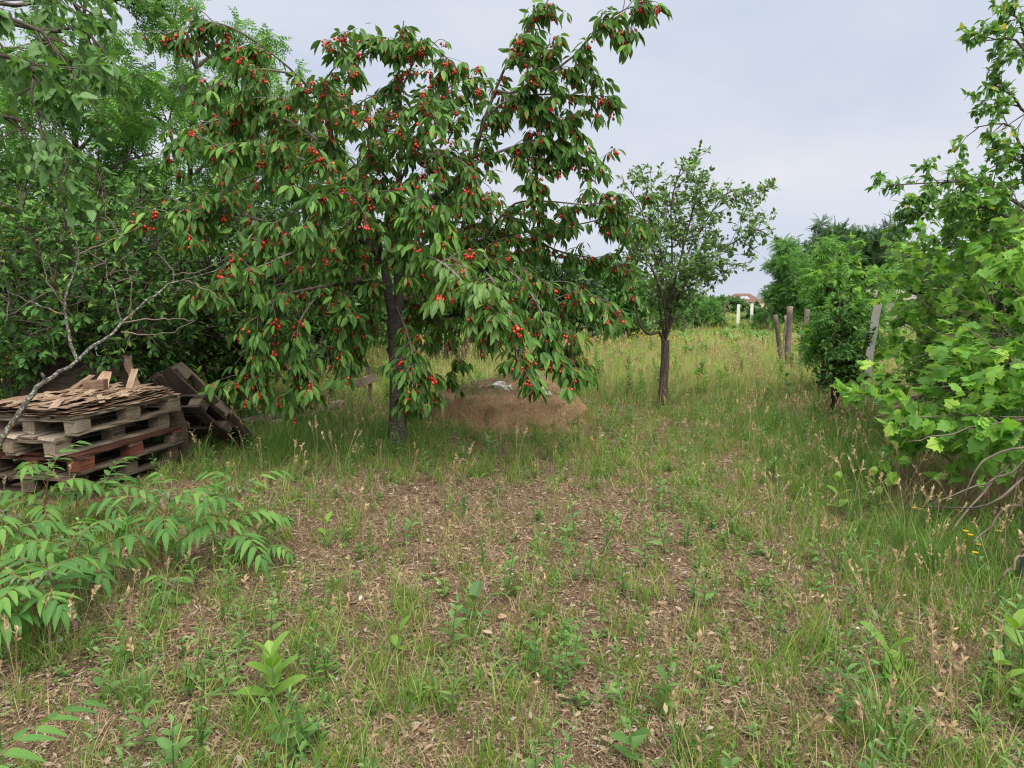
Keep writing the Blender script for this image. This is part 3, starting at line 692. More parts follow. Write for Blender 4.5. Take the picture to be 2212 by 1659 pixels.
def pallets():
    c0 = np.array([-3.19, 4.92]); ang = rad(80)
    zb = .062
    specs = [('bottom pallet of the stack, brown and half hidden by saplings', M_WOOD, M_WOOD, M_WOOD, (.02, .03, 0)),
             ('faded red pallet, second from the ground in the stack', M_WOODRD, M_WOODR, M_WOOD, (.03, -.03, .8)),
             ('grey pallet directly on top of the faded red one', M_WOODL, M_WOODL, M_WOODL, (-.05, .09, -1.6)),
             ('topmost pale pallet of the stack under rotten plywood', M_WOODL, M_WOODL, M_WOODL, (.03, -.015, .6))]
    for i, (lab, md, mb, ml, (ox, oy, da)) in enumerate(specs):
        a = ang + rad(da); x = np.array([math.cos(ang), math.sin(ang)]); y = np.array([-math.sin(ang), math.cos(ang)])
        p = c0 + x * ox + y * oy
        pl = pallet(lab, Matrix.Translation((p[0], p[1], zb + i * .1465)) @ Matrix.Rotation(a, 4, 'Z'), md, mb, ml, seedoff=i)
        blk = [k for k in pl.children if k.name.startswith('block')]
        if i == 2: stamp('SANON', .036, TR(.0, -.0545, 0, 0, math.pi / 2), blk[3])
        if i == 1: stamp('TP2-12', .026, TR(.0, -.0545, .012, 0, math.pi / 2), blk[6])
    for k, t in enumerate((.12, 1.05)):
        x = np.array([math.cos(ang), math.sin(ang)]); y = np.array([-math.sin(ang), math.cos(ang)]); p = c0 + x * t + y * .42
        o = link('timber_bearer', board_mesh('timber_bearer', .86, .10, .064, M_WOOD)); o.matrix_world = TR(p[0], p[1], .03, ang + math.pi / 2)
        tag(o, ('short timber under the near end of the pallet stack', 'short timber under the far end of the pallet stack')[k], 'timber')
    # rotten plywood on top
    ztop = zb + 4 * .1465
    root = empty('rotten_plywood', (c0[0], c0[1], ztop), 'rotten delaminating plywood sheets lying on top of the pallet stack', 'plywood', rot=(0, 0, ang))
    for s in range(5):
        nx, ny = 46, 28; X, Y = np.meshgrid(np.linspace(-.02, 1.2 - .03 * s, nx), np.linspace(-.03 + .012 * s, .84, ny))
        ex = .03 * noise2(Y * 5, Y * 0 + s, 4, 50 + s); X = X + ex * np.where(X < .3, 1, -.4)
        Y = Y + (.035 * noise2(X * 4, X * 0 + s, 5, 60 + s) + .012 * noise2(X, X * 0, 40, 70 + s)) * np.clip(1 - Y / .3, 0, 1)
        Z = .004 + .014 * s + .010 * noise2(X, Y, 7, 80 + s) + .007 * noise2(X, Y, 22, 90 + s) + .035 * np.clip((X - .75) / .45, 0, 1) * np.clip(1 - Y / .5, 0, 1) * s / 4
        Z = np.maximum(Z, .002 + .011 * s)
        a = Acc(); i = np.arange(ny - 1)[:, None] * nx + np.arange(nx - 1)[None]
        T = np.stack([np.stack([i, i + 1, i + nx + 1], -1), np.stack([i, i + nx + 1, i + nx], -1)], 2).reshape(-1, 3)
        if s: 
            hole = noise2(X[:-1, :-1], Y[:-1, :-1], 13, 100 + s) > .42 - .04 * s; T = T.reshape(-1, 2, 3)[~hole.ravel()].reshape(-1, 3)
        top = np.stack([X, Y, Z + .004], -1).reshape(-1, 3); bot = np.stack([X, Y, Z], -1).reshape(-1, 3); n = len(top)
        a.add(np.concatenate([top, bot]), np.concatenate([T, T[:, ::-1] + n]))
        e = np.concatenate([i[0, :], i[-1, :] + nx]);
        rows = [np.arange(nx), np.arange(nx) + (ny - 1) * nx]
        a2 = []
        for rr in rows: a2 += [(p, q, q + n) for p, q in zip(rr[:-1], rr[1:])] + [(p, q + n, p + n) for p, q in zip(rr[:-1], rr[1:])]
        a.T[0] = np.concatenate([a.T[0], np.array(a2)])
        link('sheet', a.mesh('sheet', M_PLY, flat=True), root)
    sp = [board_mesh('splinter', random.uniform(.12, .34), random.uniform(.02, .06), .004, M_PLY, rough=.006, seg=6, split=.03) for _ in range(5)]
    for i in range(60):
        x, y = random.uniform(.05, 1.15), random.uniform(-.03, .75)
        link('splinter', sp[i % 5], root, TR(x, y, .075 + random.uniform(0, .012), random.gauss(0, .35), random.uniform(-.15, .15), random.gauss(0, .10)))
    for x, y, rz, ry in ((.9, .45, .5, -.7), (1.0, .6, .2, -.6), (.8, .62, -.3, -.5), (1.08, .35, .3, -.8)):
        link('splinter', sp[2], root, TR(x, y, .13, rz, .2, ry))
    o = link('wood_block', board_mesh('wood_block', .16, .09, .085, M_PLY, seg=4)); p = at(207, 842, 5.75); o.matrix_world = TR(p[0], 5.75, ztop + .13, .15); 
    tag(o, 'orange brown chewed wood block lying on the rotten plywood', 'wood block')
    # plywood boards standing behind and beside the stack
    def panel(label, P4, mat, nu=14, nv=10, th=.016, rag=.012):
        P4 = [np.array(p, float) for p in P4]; u, v = np.meshgrid(np.linspace(0, 1, nu), np.linspace(0, 1, nv))
        q = ((P4[0] * (1 - u)[..., None] + P4[1] * u[..., None]) * (1 - v)[..., None] + (P4[3] * (1 - u)[..., None] + P4[2] * u[..., None]) * v[..., None])
        nn = np.cross(P4[1] - P4[0], P4[3] - P4[0]); nn /= np.linalg.norm(nn)
        edge = ((u == 0) | (u == 1) | (v == 0) | (v == 1))[..., None]
        q = q + rng.normal(size=q.shape) * rag * edge * .6 + nn * (rng.normal(size=u.shape) * .003)[..., None]
        a = Acc(); i = np.arange(nv - 1)[:, None] * nu + np.arange(nu - 1)[None]
        T = np.stack([np.stack([i, i + 1, i + nu + 1], -1), np.stack([i, i + nu + 1, i + nu], -1)], 2).reshape(-1, 3); n = nu * nv
        ring = list(range(nu)) + [k * nu + nu - 1 for k in range(1, nv)] + list(range(n - 2, n - nu - 1, -1)) + [k * nu for k in range(nv - 2, 0, -1)]
        E = [(p, p2, p2 + n) for p, p2 in zip(ring, ring[1:] + ring[:1])] + [(p, p2 + n, p + n) for p, p2 in zip(ring, ring[1:] + ring[:1])]
        a.add(np.concatenate([q.reshape(-1, 3), (q + nn * th).reshape(-1, 3)]), np.concatenate([T, T[:, ::-1] + n, np.array(E)]))
        base = (P4[0] + P4[1]) / 2
        o = link('plywood_board', a.mesh('plywood_board', mat, base, flat=True)); o.location = base; tag(o, label, 'plywood', 'old plywood boards around the stack')
    t0, t1 = at(58, 772, 6.6), at(282, 768, 6.45)
    panel('wide dark plywood board leaning upright behind the pallet stack', [(t0[0], 6.3, 0), (t1[0] + .12, 6.2, 0), t1, t0], M_WOODD)
    b0, b1, b2, b3 = at(352, 1000, 6.15), at(420, 1008, 6.25), at(392, 868, 6.35), at(352, 862, 6.2)
    panel('narrow dark plywood offcut standing against the right end of the stack', [b0, b1, b2, b3], M_WOODD, 8, 10)
    e0 = at(235, 768, 6.35)
    panel('thin splintered plywood strip standing at the edge of the wide dark board', [at(300, 880, 6.3), at(318, 880, 6.32), at(284, 770, 6.4), at(264, 768, 6.38)], M_PLY, 6, 12, .02)
    # two pallets leaning
    def lean(label, BR, TRc, w, ml, long_up, so):
        BR, TRc, w = map(lambda v: Vector(v), (BR, TRc, w)); l = (TRc - BR).normalized(); w = (w - l * w.dot(l)).normalized()
        x, y = (l, w) if long_up else (w, l)
        z = x.cross(y)
        if z.y > 0 and False: z = -z
        M = Matrix(((x.x, y.x, z.x, BR.x), (x.y, y.y, z.y, BR.y), (x.z, y.z, z.z, BR.z), (0, 0, 0, 1)))
        return pallet(label, M, ml, M_WOOD, ml, seedoff=so, rim=True)
    lean('dark grey pallet leaning furthest back behind the stack, showing open slats', (-2.55, 7.05, -.02), (-3.165, 6.55, .94), (-.9, .3, -.15), M_WOOD, True, 5)
    lean('dark pallet leaning at the right end of the stack, its foot in the grass', (-2.62, 6.75, -.05), (-2.86, 6.22, .52), (-.95, .3, 0), M_WOODD, False, 6)
pallets()

# ------------------------------------------------------------------ trees and shrubs
def sphere_tpl(nu=8, nv=5):
    V = [(0, 0, 1)]; T = []
    for j in range(1, nv):
        for i in range(nu): V.append((math.sin(math.pi * j / nv) * math.cos(2 * math.pi * i / nu), math.sin(math.pi * j / nv) * math.sin(2 * math.pi * i / nu), math.cos(math.pi * j / nv)))
    V.append((0, 0, -1)); e = len(V) - 1
    for i in range(nu): T += [(0, 1 + i, 1 + (i + 1) % nu), (e, e - nu + (i + 1) % nu, e - nu + i)]
    for j in range(nv - 2):
        for i in range(nu):
            a, b = 1 + j * nu + i, 1 + j * nu + (i + 1) % nu; T += [(a, a + nu, b + nu), (a, b + nu, b)]
    V = np.array(V, float); return V, np.array(T), np.stack([V[:, 0] * 0 + 1, V[:, 1]], 1)
BALL = sphere_tpl()

def limb_tube(acc, p, r0, r1, sides=8, flare=0):
    k = len(p); r = np.linspace(r0, r1, k)
    if flare: r = r + flare * np.exp(-np.arange(k) * 1.1)
    tubes(acc, p[None], r[None], sides)

def cherry_tree():
    Y0 = 6.9; base = gnd(858, 965); base[2] = -.02
    root = empty('cherry_tree', base, 'cherry tree loaded with red fruit, standing in the middle of the plot', 'tree')
    ta = Acc()
    tr = spline([base, at(860, 900, Y0), at(860, 820, Y0), at(856, 740, Y0), at(851, 690, Y0)], 14)
    limb_tube(ta, tr, .092, .078, 14, .045)
    limb_tube(ta, spline([tr[-2], at(840, 640, Y0 - .02), at(832, 585, Y0), at(826, 540, Y0)], 8), .055, .034, 10)
    limb_tube(ta, spline([tr[-2], at(862, 640, Y0 + .1), at(858, 580, Y0 + .1), at(853, 540, Y0 + .08)], 8), .056, .036, 10)
    link('trunk', ta.mesh('trunk', M_BARK_CH, base), root)
    # limbs: (x, y, depth offset) in the picture, start radius, twig length factor, twig density factor
    A, B = (828, 560, 0), (853, 560, .08)
    LB = [
        ([B, (850, 480, .05), (862, 400, 0), (866, 250, -.05), (862, 150, -.1), (872, 45, -.1)], .042, .55, .8),
        ([(862, 150, -.1), (820, 105, -.2), (760, 70, -.25)], .014, .45, 1.1),
        ([(864, 200, -.1), (905, 115, -.3), (940, 105, -.3), (1000, 160, -.25)], .014, .5, 1.1),
        ([(864, 210, 0), (810, 205, -.2), (755, 240, -.3)], .012, .35, .9),
        ([A, (778, 506, -.05), (769, 442, 0), (733, 352, 0), (714, 296, -.1), (695, 225, -.2), (628, 150, -.3), (553, 90, -.4)], .048, .75, 1.0),
        ([(553, 90, -.4), (500, 60, -.5), (440, 50, -.55), (325, 85, -.6)], .014, .33, 1.2),
        ([(640, 160, -.3), (560, 150, -.5), (490, 165, -.6), (430, 215, -.7)], .014, .35, 1.2),
        ([(700, 250, -.2), (620, 215, .2), (520, 210, .3)], .014, .5, 1.0),
        ([(720, 300, -.1), (700, 190, -.5), (735, 130, -.6)], .014, .45, 1.0),
        ([(735, 355, 0), (650, 275, .3), (560, 250, .4), (450, 265, .5), (360, 320, .5)], .02, .38, 1.2),
        ([(745, 380, 0), (640, 340, -.5), (540, 310, -.9), (470, 320, -1.0)], .02, .45, 1.1),
        ([A, (760, 505, -.2), (683, 522, -.5), (636, 513, -.7), (550, 470, -.9), (440, 455, -1.0), (380, 455, -1.05), (290, 500, -1.1)], .034, .4, .9),
        ([(440, 455, -1.0), (415, 480, -1.1), (400, 515, -1.2)], .008, .2, 1.2),
        ([(690, 520, -.4), (600, 560, -.9), (510, 600, -1.2), (440, 650, -1.3)], .018, .5, 1.2),
        ([(840, 620, 0), (788, 610, -.3), (683, 622, -.8), (590, 650, -1.2), (560, 720, -1.3), (545, 830, -1.35)], .026, .4, 1.3),
        ([(700, 620, -.7), (650, 690, -1.0), (640, 760, -1.1), (650, 840, -1.1)], .013, .35, 1.4),
        ([(788, 615, -.2), (740, 660, -.7), (735, 740, -.9), (745, 800, -.9)], .014, .35, 1.4),
        ([A, (760, 560, .5), (680, 560, 1.0), (580, 600, 1.4), (500, 690, 1.5)], .026, .7, 1.0),
        ([A, (800, 470, -.5), (760, 420, -1.0), (690, 430, -1.4), (600, 480, -1.6)], .026, .7, 1.1),
        ([A, (800, 440, .5), (770, 360, .9), (700, 300, 1.2), (620, 290, 1.4)], .026, .8, .9),
        ([B, (880, 500, .1), (930, 440, .1), (985, 400, 0), (1027, 330, 0), (1040, 277, 0), (1059, 225, 0), (1078, 176, 0), (1104, 120, -.05), (1138, 67, -.1), (1195, -15, -.15)], .04, .42, .9),
        ([(1070, 195, 0), (1110, 200, -.3), (1150, 175, -.4), (1228, 131, -.5), (1284, 71, -.6), (1340, 25, -.7), (1402, 5, -.7)], .018, .3, 1.3),
        ([(1090, 150, 0), (1140, 130, -.3), (1175, 130, -.4)], .01, .35, 1.3),
        ([(1045, 260, 0), (1090, 220, -.2), (1153, 205, -.3), (1247, 206, -.4), (1322, 217, -.4)], .016, .3, 1.3),
        ([(1120, 215, -.3), (1180, 240, -.4), (1220, 265, -.4), (1258, 292, -.4)], .011, .28, 1.4),
        ([(930, 430, .1), (990, 380, -.1), (1048, 341, -.1), (1127, 311, -.2), (1168, 304, -.3), (1228, 319, -.3), (1318, 388, -.35)], .022, .33, 1.3),
        ([(1090, 325, -.1), (1130, 350, -.3), (1160, 405, -.3)], .01, .2, 1.3),
        ([(862, 345, 0), (883, 334, -.2), (928, 334, -.4), (1003, 352, -.6), (1050, 430, -.7)], .018, .6, 1.1),
        ([(866, 300, 0), (930, 240, .3), (980, 180, .4), (1040, 165, .4)], .018, .55, 1.0),
        ([(862, 400, 0), (900, 300, -.6), (920, 210, -.8)], .018, .6, 1.0),
        ([(862, 420, 0), (800, 330, -.6), (800, 240, -.9)], .018, .6, .9),
        ([B, (880, 540, .1), (960, 555, .1), (1011, 550, 0), (1087, 565, -.2), (1187, 617, -.4), (1282, 641, -.5), (1334, 660, -.6)], .036, .5, 1.0),
        ([(900, 540, .1), (980, 520, .4), (1044, 520, .5), (1139, 500, .6), (1225, 490, .6), (1377, 455, .5)], .028, .45, 1.1),
        ([(1044, 520, .5), (1090, 460, .4), (1139, 434, .3), (1282, 446, .2), (1395, 474, .2)], .018, .38, 1.3),
        ([(900, 545, .1), (897, 545, -.7), (915, 550, -1.3), (960, 572, -1.8), (1010, 620, -2.1), (1063, 690, -2.25)], .024, .33, 1.5),
        ([(1000, 552, 0), (1060, 600, -.6), (1100, 680, -1.0), (1120, 790, -1.2)], .02, .45, 1.4),
        ([(1087, 565, -.2), (1150, 640, -.6), (1190, 720, -.8), (1215, 800, -.9)], .016, .4, 1.4),
        ([(1150, 600, -.3), (1220, 680, -.2), (1240, 790, -.2)], .013, .4, 1.4),
        ([(1139, 500, .6), (1200, 540, .7), (1290, 560, .6), (1360, 585, .5)], .016, .5, 1.2),
        ([B, (900, 500, .6), (980, 480, 1.1), (1080, 500, 1.5), (1180, 560, 1.7)], .026, .8, .9),
        ([(855, 640, .05), (900, 660, .4), (960, 720, .7), (1000, 800, .8)], .018, .5, 1.2),
        ([(855, 660, 0), (880, 720, -.7), (900, 800, -1.0), (905, 855, -1.0)], .012, .3, 1.4),
        ([(853, 560, 0), (870, 470, -.8), (900, 440, -1.2), (960, 450, -1.5)], .02, .65, 1.1),
        ([(860, 480, 0), (930, 420, .7), (1010, 430, 1.1), (1110, 470, 1.3)], .02, .6, .9),
        ([(840, 620, 0), (800, 660, .6), (770, 720, .9), (740, 780, 1.0)], .016, .5, 1.2),
    ]
    limbs = []; sp = []
    for pts, r0, lf, df in LB:
        p = spline([at(x, y, Y0 + d) for x, y, d in pts], 16); limbs.append((p, r0, lf, df))
        a = Acc(); r = np.linspace(r0 * .82, .0045, 16); tubes(a, p[None], r[None], 8 if r0 > .02 else 6)
        o = link('branch', a.mesh('branch', M_BARK_CH if r0 > .024 else M_TWIG_CH, base), root)
    tw = Acc(); sp_pos = []; sp_dir = []
    for p, r0, lf, df in limbs:
        ln = np.linalg.norm(np.diff(p, axis=0), axis=1).sum()
        t2, l2 = grow(p[None], int(max(5, 8.5 * ln * df)), .12, 1, (.34 * lf + .08, .85 * lf + .12), (30, 75), -.16, .12, 6, .45)
        tubes(tw, t2, taper_r(len(t2), 6, .0048, .0022), 4)
        t3, _ = grow(t2, int(len(t2) * 1.5 * lf + 1), .2, .9, (.10, .28), (35, 70), -.22, .1, 4, .3)
        tubes(tw, t3, taper_r(len(t3), 4, .0028, .0018), 3)
        for arr, per in ((t2, 3.6 * (lf + .35)), (t3, 2.2)):
            m = int(len(arr) * per); idx = rng.integers(0, len(arr), m); t = rng.random(m) ** .8
            q, T = on_poly(arr, idx, t); sp_pos.append(q); sp_dir.append(T)
            q, T = on_poly(arr, np.arange(len(arr)), np.ones(len(arr))); sp_pos.append(q); sp_dir.append(T)
        m = int(ln * 13 * df); q, T = on_poly(p[None], np.zeros(m, int), .25 + .75 * rng.random(m)); sp_pos.append(q); sp_dir.append(T)
    link('twigs', tw.mesh('twigs', M_TWIG_CH, base), root, kind='stuff')
    S = np.concatenate(sp_pos); T = np.concatenate(sp_dir); n = len(S)
    nl = rng.integers(3, 7, n); idx = np.repeat(np.arange(n), nl); m = len(idx)
    az = rng.random(m) * 6.28; dn = .25 + 1.5 * rng.random(m)
    D = np.stack([np.cos(az), np.sin(az), -dn], 1) + T[idx] * .45; D = nrm(D)
    Np = np.stack([np.cos(az), np.sin(az), .55 + 0 * az], 1) + rng.normal(size=(m, 3)) * .45
    P = S[idx] + nrm(D * np.array([1, 1, .3])) * .03
    sz = .065 + .085 * rng.random(m)
    # lit leaves of the branch towards the camera, painted brighter, and some young tips
    px, py, f = project(P)
    young = ((np.abs(px - 960) < 120) & (py > 540) & (py < 740) & (f < 5.6)) | ((px > 1290) & (py > 630) & (py < 700)) | (rng.random(m) < .015)  # mask mostly takes lit leaves whose brightness is painted, few are young
    yi = np.nonzero(young)[0]
    leaves(root, base, CHERRY, M_CHERRY, P[~young], D[~young], Np[~young], sz[~young], 300)
    a = Acc(); emit(a, CHERRY, P[yi], D[yi], Np[yi], sz[yi]); link('lit_young_foliage', a.mesh('lit_young_foliage', M_CHERRY_LIT_NEW, base), root, kind='stuff', label='leaves of the near branch painted brighter as lit, with some young tips')
    # fruit
    has = np.nonzero(rng.random(n) < .60)[0]; nf = rng.integers(1, 8, len(has)); fi = np.repeat(has, nf); m = len(fi)
    off = rng.normal(size=(m, 3)) * np.array([.019, .019, .014]) + np.array([0, 0, -.046]); C = S[fi] + off
    st = Acc(); tubes(st, np.stack([S[fi], S[fi] + off * np.array([.8, .8, .45]), C], 1), np.full((m, 3), .0013), 3); link('fruit_stalks', st.mesh('fruit_stalks', M_STALK, base), root, kind='stuff')
    r = .0102 + .0034 * rng.random(m)
    leaves(root, base, BALL, M_FRUIT, C, np.tile([[0, 1., 0]], (m, 1)), np.tile([[0, 0, 1.]], (m, 1)), r, 300, 'cherry', 'fruit')
    print('cherry leaves', len(P), 'fruit', m)
    return root
cherry_tree()

def shrub(name, label, cat, base, limbs, r0, lv2, lv3, lf, bark=None, twigmat=None, fruits=None, n_single=0, group=None, limb_name='branch', trunk=None, join=False):
    """limbs: list of (K,3) world polylines; lv2/lv3: (count, L, ang, g, wig); lf: dict(tpl, mat, per, size, ang, droop, up, jit)."""
    base = np.asarray(base, float); root = empty(name, base, label, cat, group)
    bark = bark or M_BARK; twigmat = twigmat or M_TWIG
    if trunk is not None:
        a = Acc(); limb_tube(a, trunk[0], trunk[1], trunk[2], 10, trunk[1] * .4); link('trunk', a.mesh('trunk', bark, base), root)
    L = np.stack([spline(p, 12) for p in limbs]); ja = Acc()
    for p in L:
        a = ja if join else Acc(); tubes(a, p[None], np.linspace(r0, r0 * .22, 12)[None], 6)
        if not join: link(limb_name, a.mesh(limb_name, bark, base), root)
    if join: link('trunk', ja.mesh('trunk', bark, base), root)
    tw = Acc()
    t2, _ = grow(L, lv2[0], .22, 1, lv2[1], lv2[2], lv2[3], lv2[4], 6); tubes(tw, t2, taper_r(len(t2), 6, r0 * .3, r0 * .1), 4)
    t3, _ = grow(t2, lv3[0], .15, 1, lv3[1], lv3[2], lv3[3], lv3[4], 5, .3); tubes(tw, t3, taper_r(len(t3), 5, r0 * .11, r0 * .06), 3)
    link('twigs', tw.mesh('twigs', twigmat, base), root, kind='stuff')
    P, D, N, S = twig_leaves(t3, lf['per'], lf['size'], lf.get('ang', (40, 75)), lf.get('droop', .3), lf.get('up', 1.0), lf.get('jit', .5))
    leaves(root, base, lf['tpl'], lf['mat'], P, D, N, S, n_single)
    if fruits:
        n, r, mat, ns = fruits; idx = rng.integers(0, len(t3), n); q, _ = on_poly(t3, idx, rng.random(n)); q = q + rng.normal(size=(n, 3)) * .012 - np.array([0, 0, .03])
        leaves(root, base, BALL, mat, q, np.tile([[0, 1., 0]], (n, 1)), np.tile([[0, 0, 1.]], (n, 1)), np.full(n, r), ns, 'berry', 'fruit')
    return root

def P3(*pts): return [at(*p) for p in pts]

def plum_tree():
    Y0 = 9.6; b = gnd(1432, 878); Y0 = b[1]; b[2] = -.02
    Pp = lambda *pts: [at(x, y, Y0 + d) for x, y, d in pts]
    tr = spline(Pp((1431, 880, 0), (1434, 820, 0), (1437, 770, 0), (1437, 735, 0)), 10)
    J = (1437, 735, 0)
    limbs = [Pp(J, (1448, 690, 0), (1450, 620, 0), (1452, 540, .05), (1450, 440, 0), (1464, 385, 0), (1480, 345, 0)),
             Pp(J, (1440, 680, -.1), (1432, 610, -.1), (1405, 520, -.1), (1380, 440, -.2), (1345, 395, -.3)),
             Pp(J, (1425, 668, .1), (1415, 600, .2), (1390, 530, .3), (1340, 470, .4)),
             Pp(J, (1452, 650, .2), (1480, 560, .3), (1530, 470, .4), (1580, 410, .4), (1625, 430, .5)),
             Pp(J, (1452, 680, -.1), (1475, 620, -.3), (1530, 560, -.5), (1590, 520, -.6), (1640, 492, -.6)),
             Pp(J, (1450, 700, 0), (1470, 640, .1), (1510, 605, .1), (1560, 570, .2), (1610, 575, .2)),
             Pp(J, (1440, 700, -.2), (1430, 640, -.5), (1400, 560, -.8), (1360, 510, -.9)),
             Pp(J, (1447, 650, -.2), (1475, 540, -.5), (1500, 440, -.6), (1508, 415, -.6)),
             Pp(J, (1446, 640, .3), (1425, 540, .6), (1420, 440, .6), (1400, 400, .6)),
             Pp(J, (1440, 720, .2), (1455, 640, .6), (1500, 560, .8), (1530, 500, .9))]
    root = shrub('plum_tree', 'young airy plum tree with a slim dark split trunk, right of the cherry', 'tree', b, limbs, .019,
          (290, (.25, .65), (25, 65), .03, .12), (1150, (.10, .26), (30, 70), .02, .12), dict(tpl=ROUND, mat=M_PLUM, per=6, size=(.05, .08), droop=.15, up=1, jit=.7), M_BARK_PL, M_BARK, None, 300, trunk=(tr, .062, .056))
    a = Acc(); p = spline(Pp((1435, 745, 0), (1425, 718, -.1), (1400, 722, -.2), (1382, 700, -.25), (1370, 660, -.3)), 12); tubes(a, p[None], np.linspace(.026, .012, 12)[None], 7); link('branch', a.mesh('branch', M_BARK_PL, b), root)
plum_tree()

def left_side():
    # dark wild bush with orange fruit, behind the pallets
    def fan(cx, cy, Y, pts):
        b = gnd(cx, cy)
        b = np.array([at(cx, 800, Y)[0], Y, 0]); return b, pts
    b = np.array([at(180, 800, 7.4)[0], 7.4, 0])
    lim = [[b, (b + at(x, y, Y)) / 2 + np.array([0, 0, .25]), at(x, y, Y)] for x, y, Y in ((-60, 500, 6.4), (40, 420, 6.8), (130, 390, 6.6), (220, 360, 7.0), (310, 400, 6.8), (370, 470, 6.6), (10, 640, 6.2), (110, 600, 6.1), (230, 560, 6.2), (330, 600, 6.3), (-40, 740, 6.2), (60, 720, 6.2), (160, 690, 6.2), (290, 700, 6.3), (380, 660, 6.6), (100, 480, 7.6), (300, 480, 7.6), (-80, 380, 7.2))]
    shrub('wild_plum_bush', 'dense dark green bush dotted with orange fruit, behind the pallet stack', 'bush', b, lim, .03,
          (330, (.35, .9), (30, 75), -.02, .14), (1500, (.15, .38), (30, 70), -.05, .12), dict(tpl=ROUND, mat=M_SOUR, per=8, size=(.055, .09), droop=.3, up=1, jit=.5), fruits=(260, .010, M_FRUIT2, 120), n_single=300)
    b = np.array([at(480, 800, 8.3)[0], 8.3, 0])
    lim = [[b, (b + at(x, y, Y)) / 2 + np.array([0, 0, .25]), at(x, y, Y)] for x, y, Y in ((380, 560, 7.8), (440, 480, 8.0), (520, 430, 8.3), (590, 470, 8.5), (640, 520, 8.6), (430, 620, 7.7), (520, 580, 7.8), (600, 600, 7.9), (400, 720, 7.7), (470, 700, 7.7), (560, 700, 7.8), (640, 680, 8.0), (480, 380, 8.6), (400, 440, 8.4))]
    shrub('blackthorn_bush', 'tangled dark bush between the pallet stack and the cherry tree', 'bush', b, lim, .028,
          (260, (.35, .9), (30, 75), -.02, .14), (1100, (.15, .38), (30, 70), -.05, .12), dict(tpl=ROUND, mat=M_SOUR, per=8, size=(.05, .085), droop=.3, up=1, jit=.5), fruits=(120, .009, M_FRUIT2, 60), n_single=200)
    # two light green ash trees behind them
    def tall(x, Y, topy, lab, w, nm='ash_tree'):
        b = np.array([at(x, 700, Y)[0], Y, 0]); top = at(x, topy, Y)
        tr = spline([b, b + np.array([.1, 0, top[2] * .3]), b + np.array([-.05, .1, top[2] * .62]), top], 12)
        lim = []
        for i in range(17):
            t = .16 + .8 * (i / 16); p = tr[int(t * 11)]; an = i * 2.4; l = w * (1.05 - .55 * t) * random.uniform(.8, 1.1)
            e = p + np.array([math.cos(an) * l, math.sin(an) * l * .8, l * .55]); lim.append([p, (p + e) / 2 + np.array([0, 0, .12]), e])
        return shrub(nm, lab, 'tree', b, lim, .035, (200, (.5, 1.2), (25, 65), .01, .12), (850, (.2, .5), (30, 65), -.06, .12),
              dict(tpl=ASH, mat=M_ASH, per=7, size=(.16, .25), droop=.55, up=1, jit=.4), M_BARK, M_TWIG, n_single=150, trunk=(tr, .09, .02))
    tall(190, 11.0, -60, 'tall light green ash tree at the far left, above the fruiting bush', 1.9)
    tall(430, 12.5, 60, 'light green ash tree rising behind the left limbs of the cherry', 2.0)
    tall(600, 15.0, 190, 'smaller ash tree, seen through the middle of the cherry crown', 2.1)
    tall(-60, 9.5, 60, 'shaded ash tree cut by the left edge behind the hackberry branch', 1.8)
    # branch of broad leaves hanging in at the top left corner
    b = np.array([-3.9, 3.3, 0.0]); top = np.array([-3.8, 3.6, 3.2])
    tr = spline([b, b + np.array([.1, 0, 1.5]), top], 10)
    lim = [[tr[-1], at(20, 40, 3.9), at(120, 110, 3.9), at(215, 250, 3.8)], [tr[-1], at(10, 10, 4.2), at(100, -20, 4.3), at(200, 30, 4.4)], [tr[-2], at(10, 120, 3.6), at(70, 210, 3.6), at(100, 330, 3.6)], [tr[-1], at(60, 60, 4.0), at(170, 60, 4.1), at(260, 150, 4.2)],
           [tr[-1], at(0, -60, 4.4), at(120, -80, 4.6), at(330, -40, 4.8)], [tr[-3], at(0, 250, 3.7), at(50, 300, 3.7)]]
    shrub('hackberry_tree', 'broad-leaved light green branches hanging into the upper left corner', 'tree', b, lim, .016,
          (60, (.2, .5), (30, 60), -.08, .1), (190, (.12, .3), (30, 60), -.15, .1), dict(tpl=OVATE, mat=M_MUL, per=7, size=(.045, .095), droop=.6, up=.9, jit=.35), M_BARK, M_TWIG, n_single=300, trunk=(tr, .06, .03))
    # dark tree whose lowest limbs close the gap at the left edge
    # hedge behind the cherry
    def hedge(x0, x1, ytop, Y, lab, mat, nm, size=(.07, .12), n=900, tpl=OVATE, cat='bush', grp=None):
        xm = (x0 + x1) / 2; b = np.array([at(xm, 700, Y)[0], Y, 0]); lim = []
        for i in range(16):
            u = (i + .5) / 16; x = x0 + (x1 - x0) * u; yy = ytop + (735 - ytop) * (random.random() * .85) * (1 if i % 2 else .25) + abs(u - .5) * 60
            e = at(x, yy, Y + random.uniform(-.9, .9)); s = b + np.array([(e[0] - b[0]) * .4, random.uniform(-.3, .3), 0]); lim.append([s, (s + e) / 2 + np.array([0, 0, .3]), e])
        return shrub(nm, lab, cat, b, lim, .04, (260, (.4, 1.3), (30, 75), .0, .14), (n, (.2, .6), (30, 70), -.03, .12), dict(tpl=tpl, mat=mat, per=9, size=size, droop=.3, up=1, jit=.6), group=grp, n_single=0, join=True)
    hedge(560, 850, 560, 12.5, 'green bush standing behind the trunk of the cherry tree', M_MUL, 'hedge_bush', (.09, .14))
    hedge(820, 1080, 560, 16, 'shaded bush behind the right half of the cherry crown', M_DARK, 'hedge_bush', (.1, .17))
    hedge(1060, 1300, 560, 21, 'dark bush between the cherry and the plum tree, in front of the sky', M_DARK, 'hedge_bush', (.12, .2))
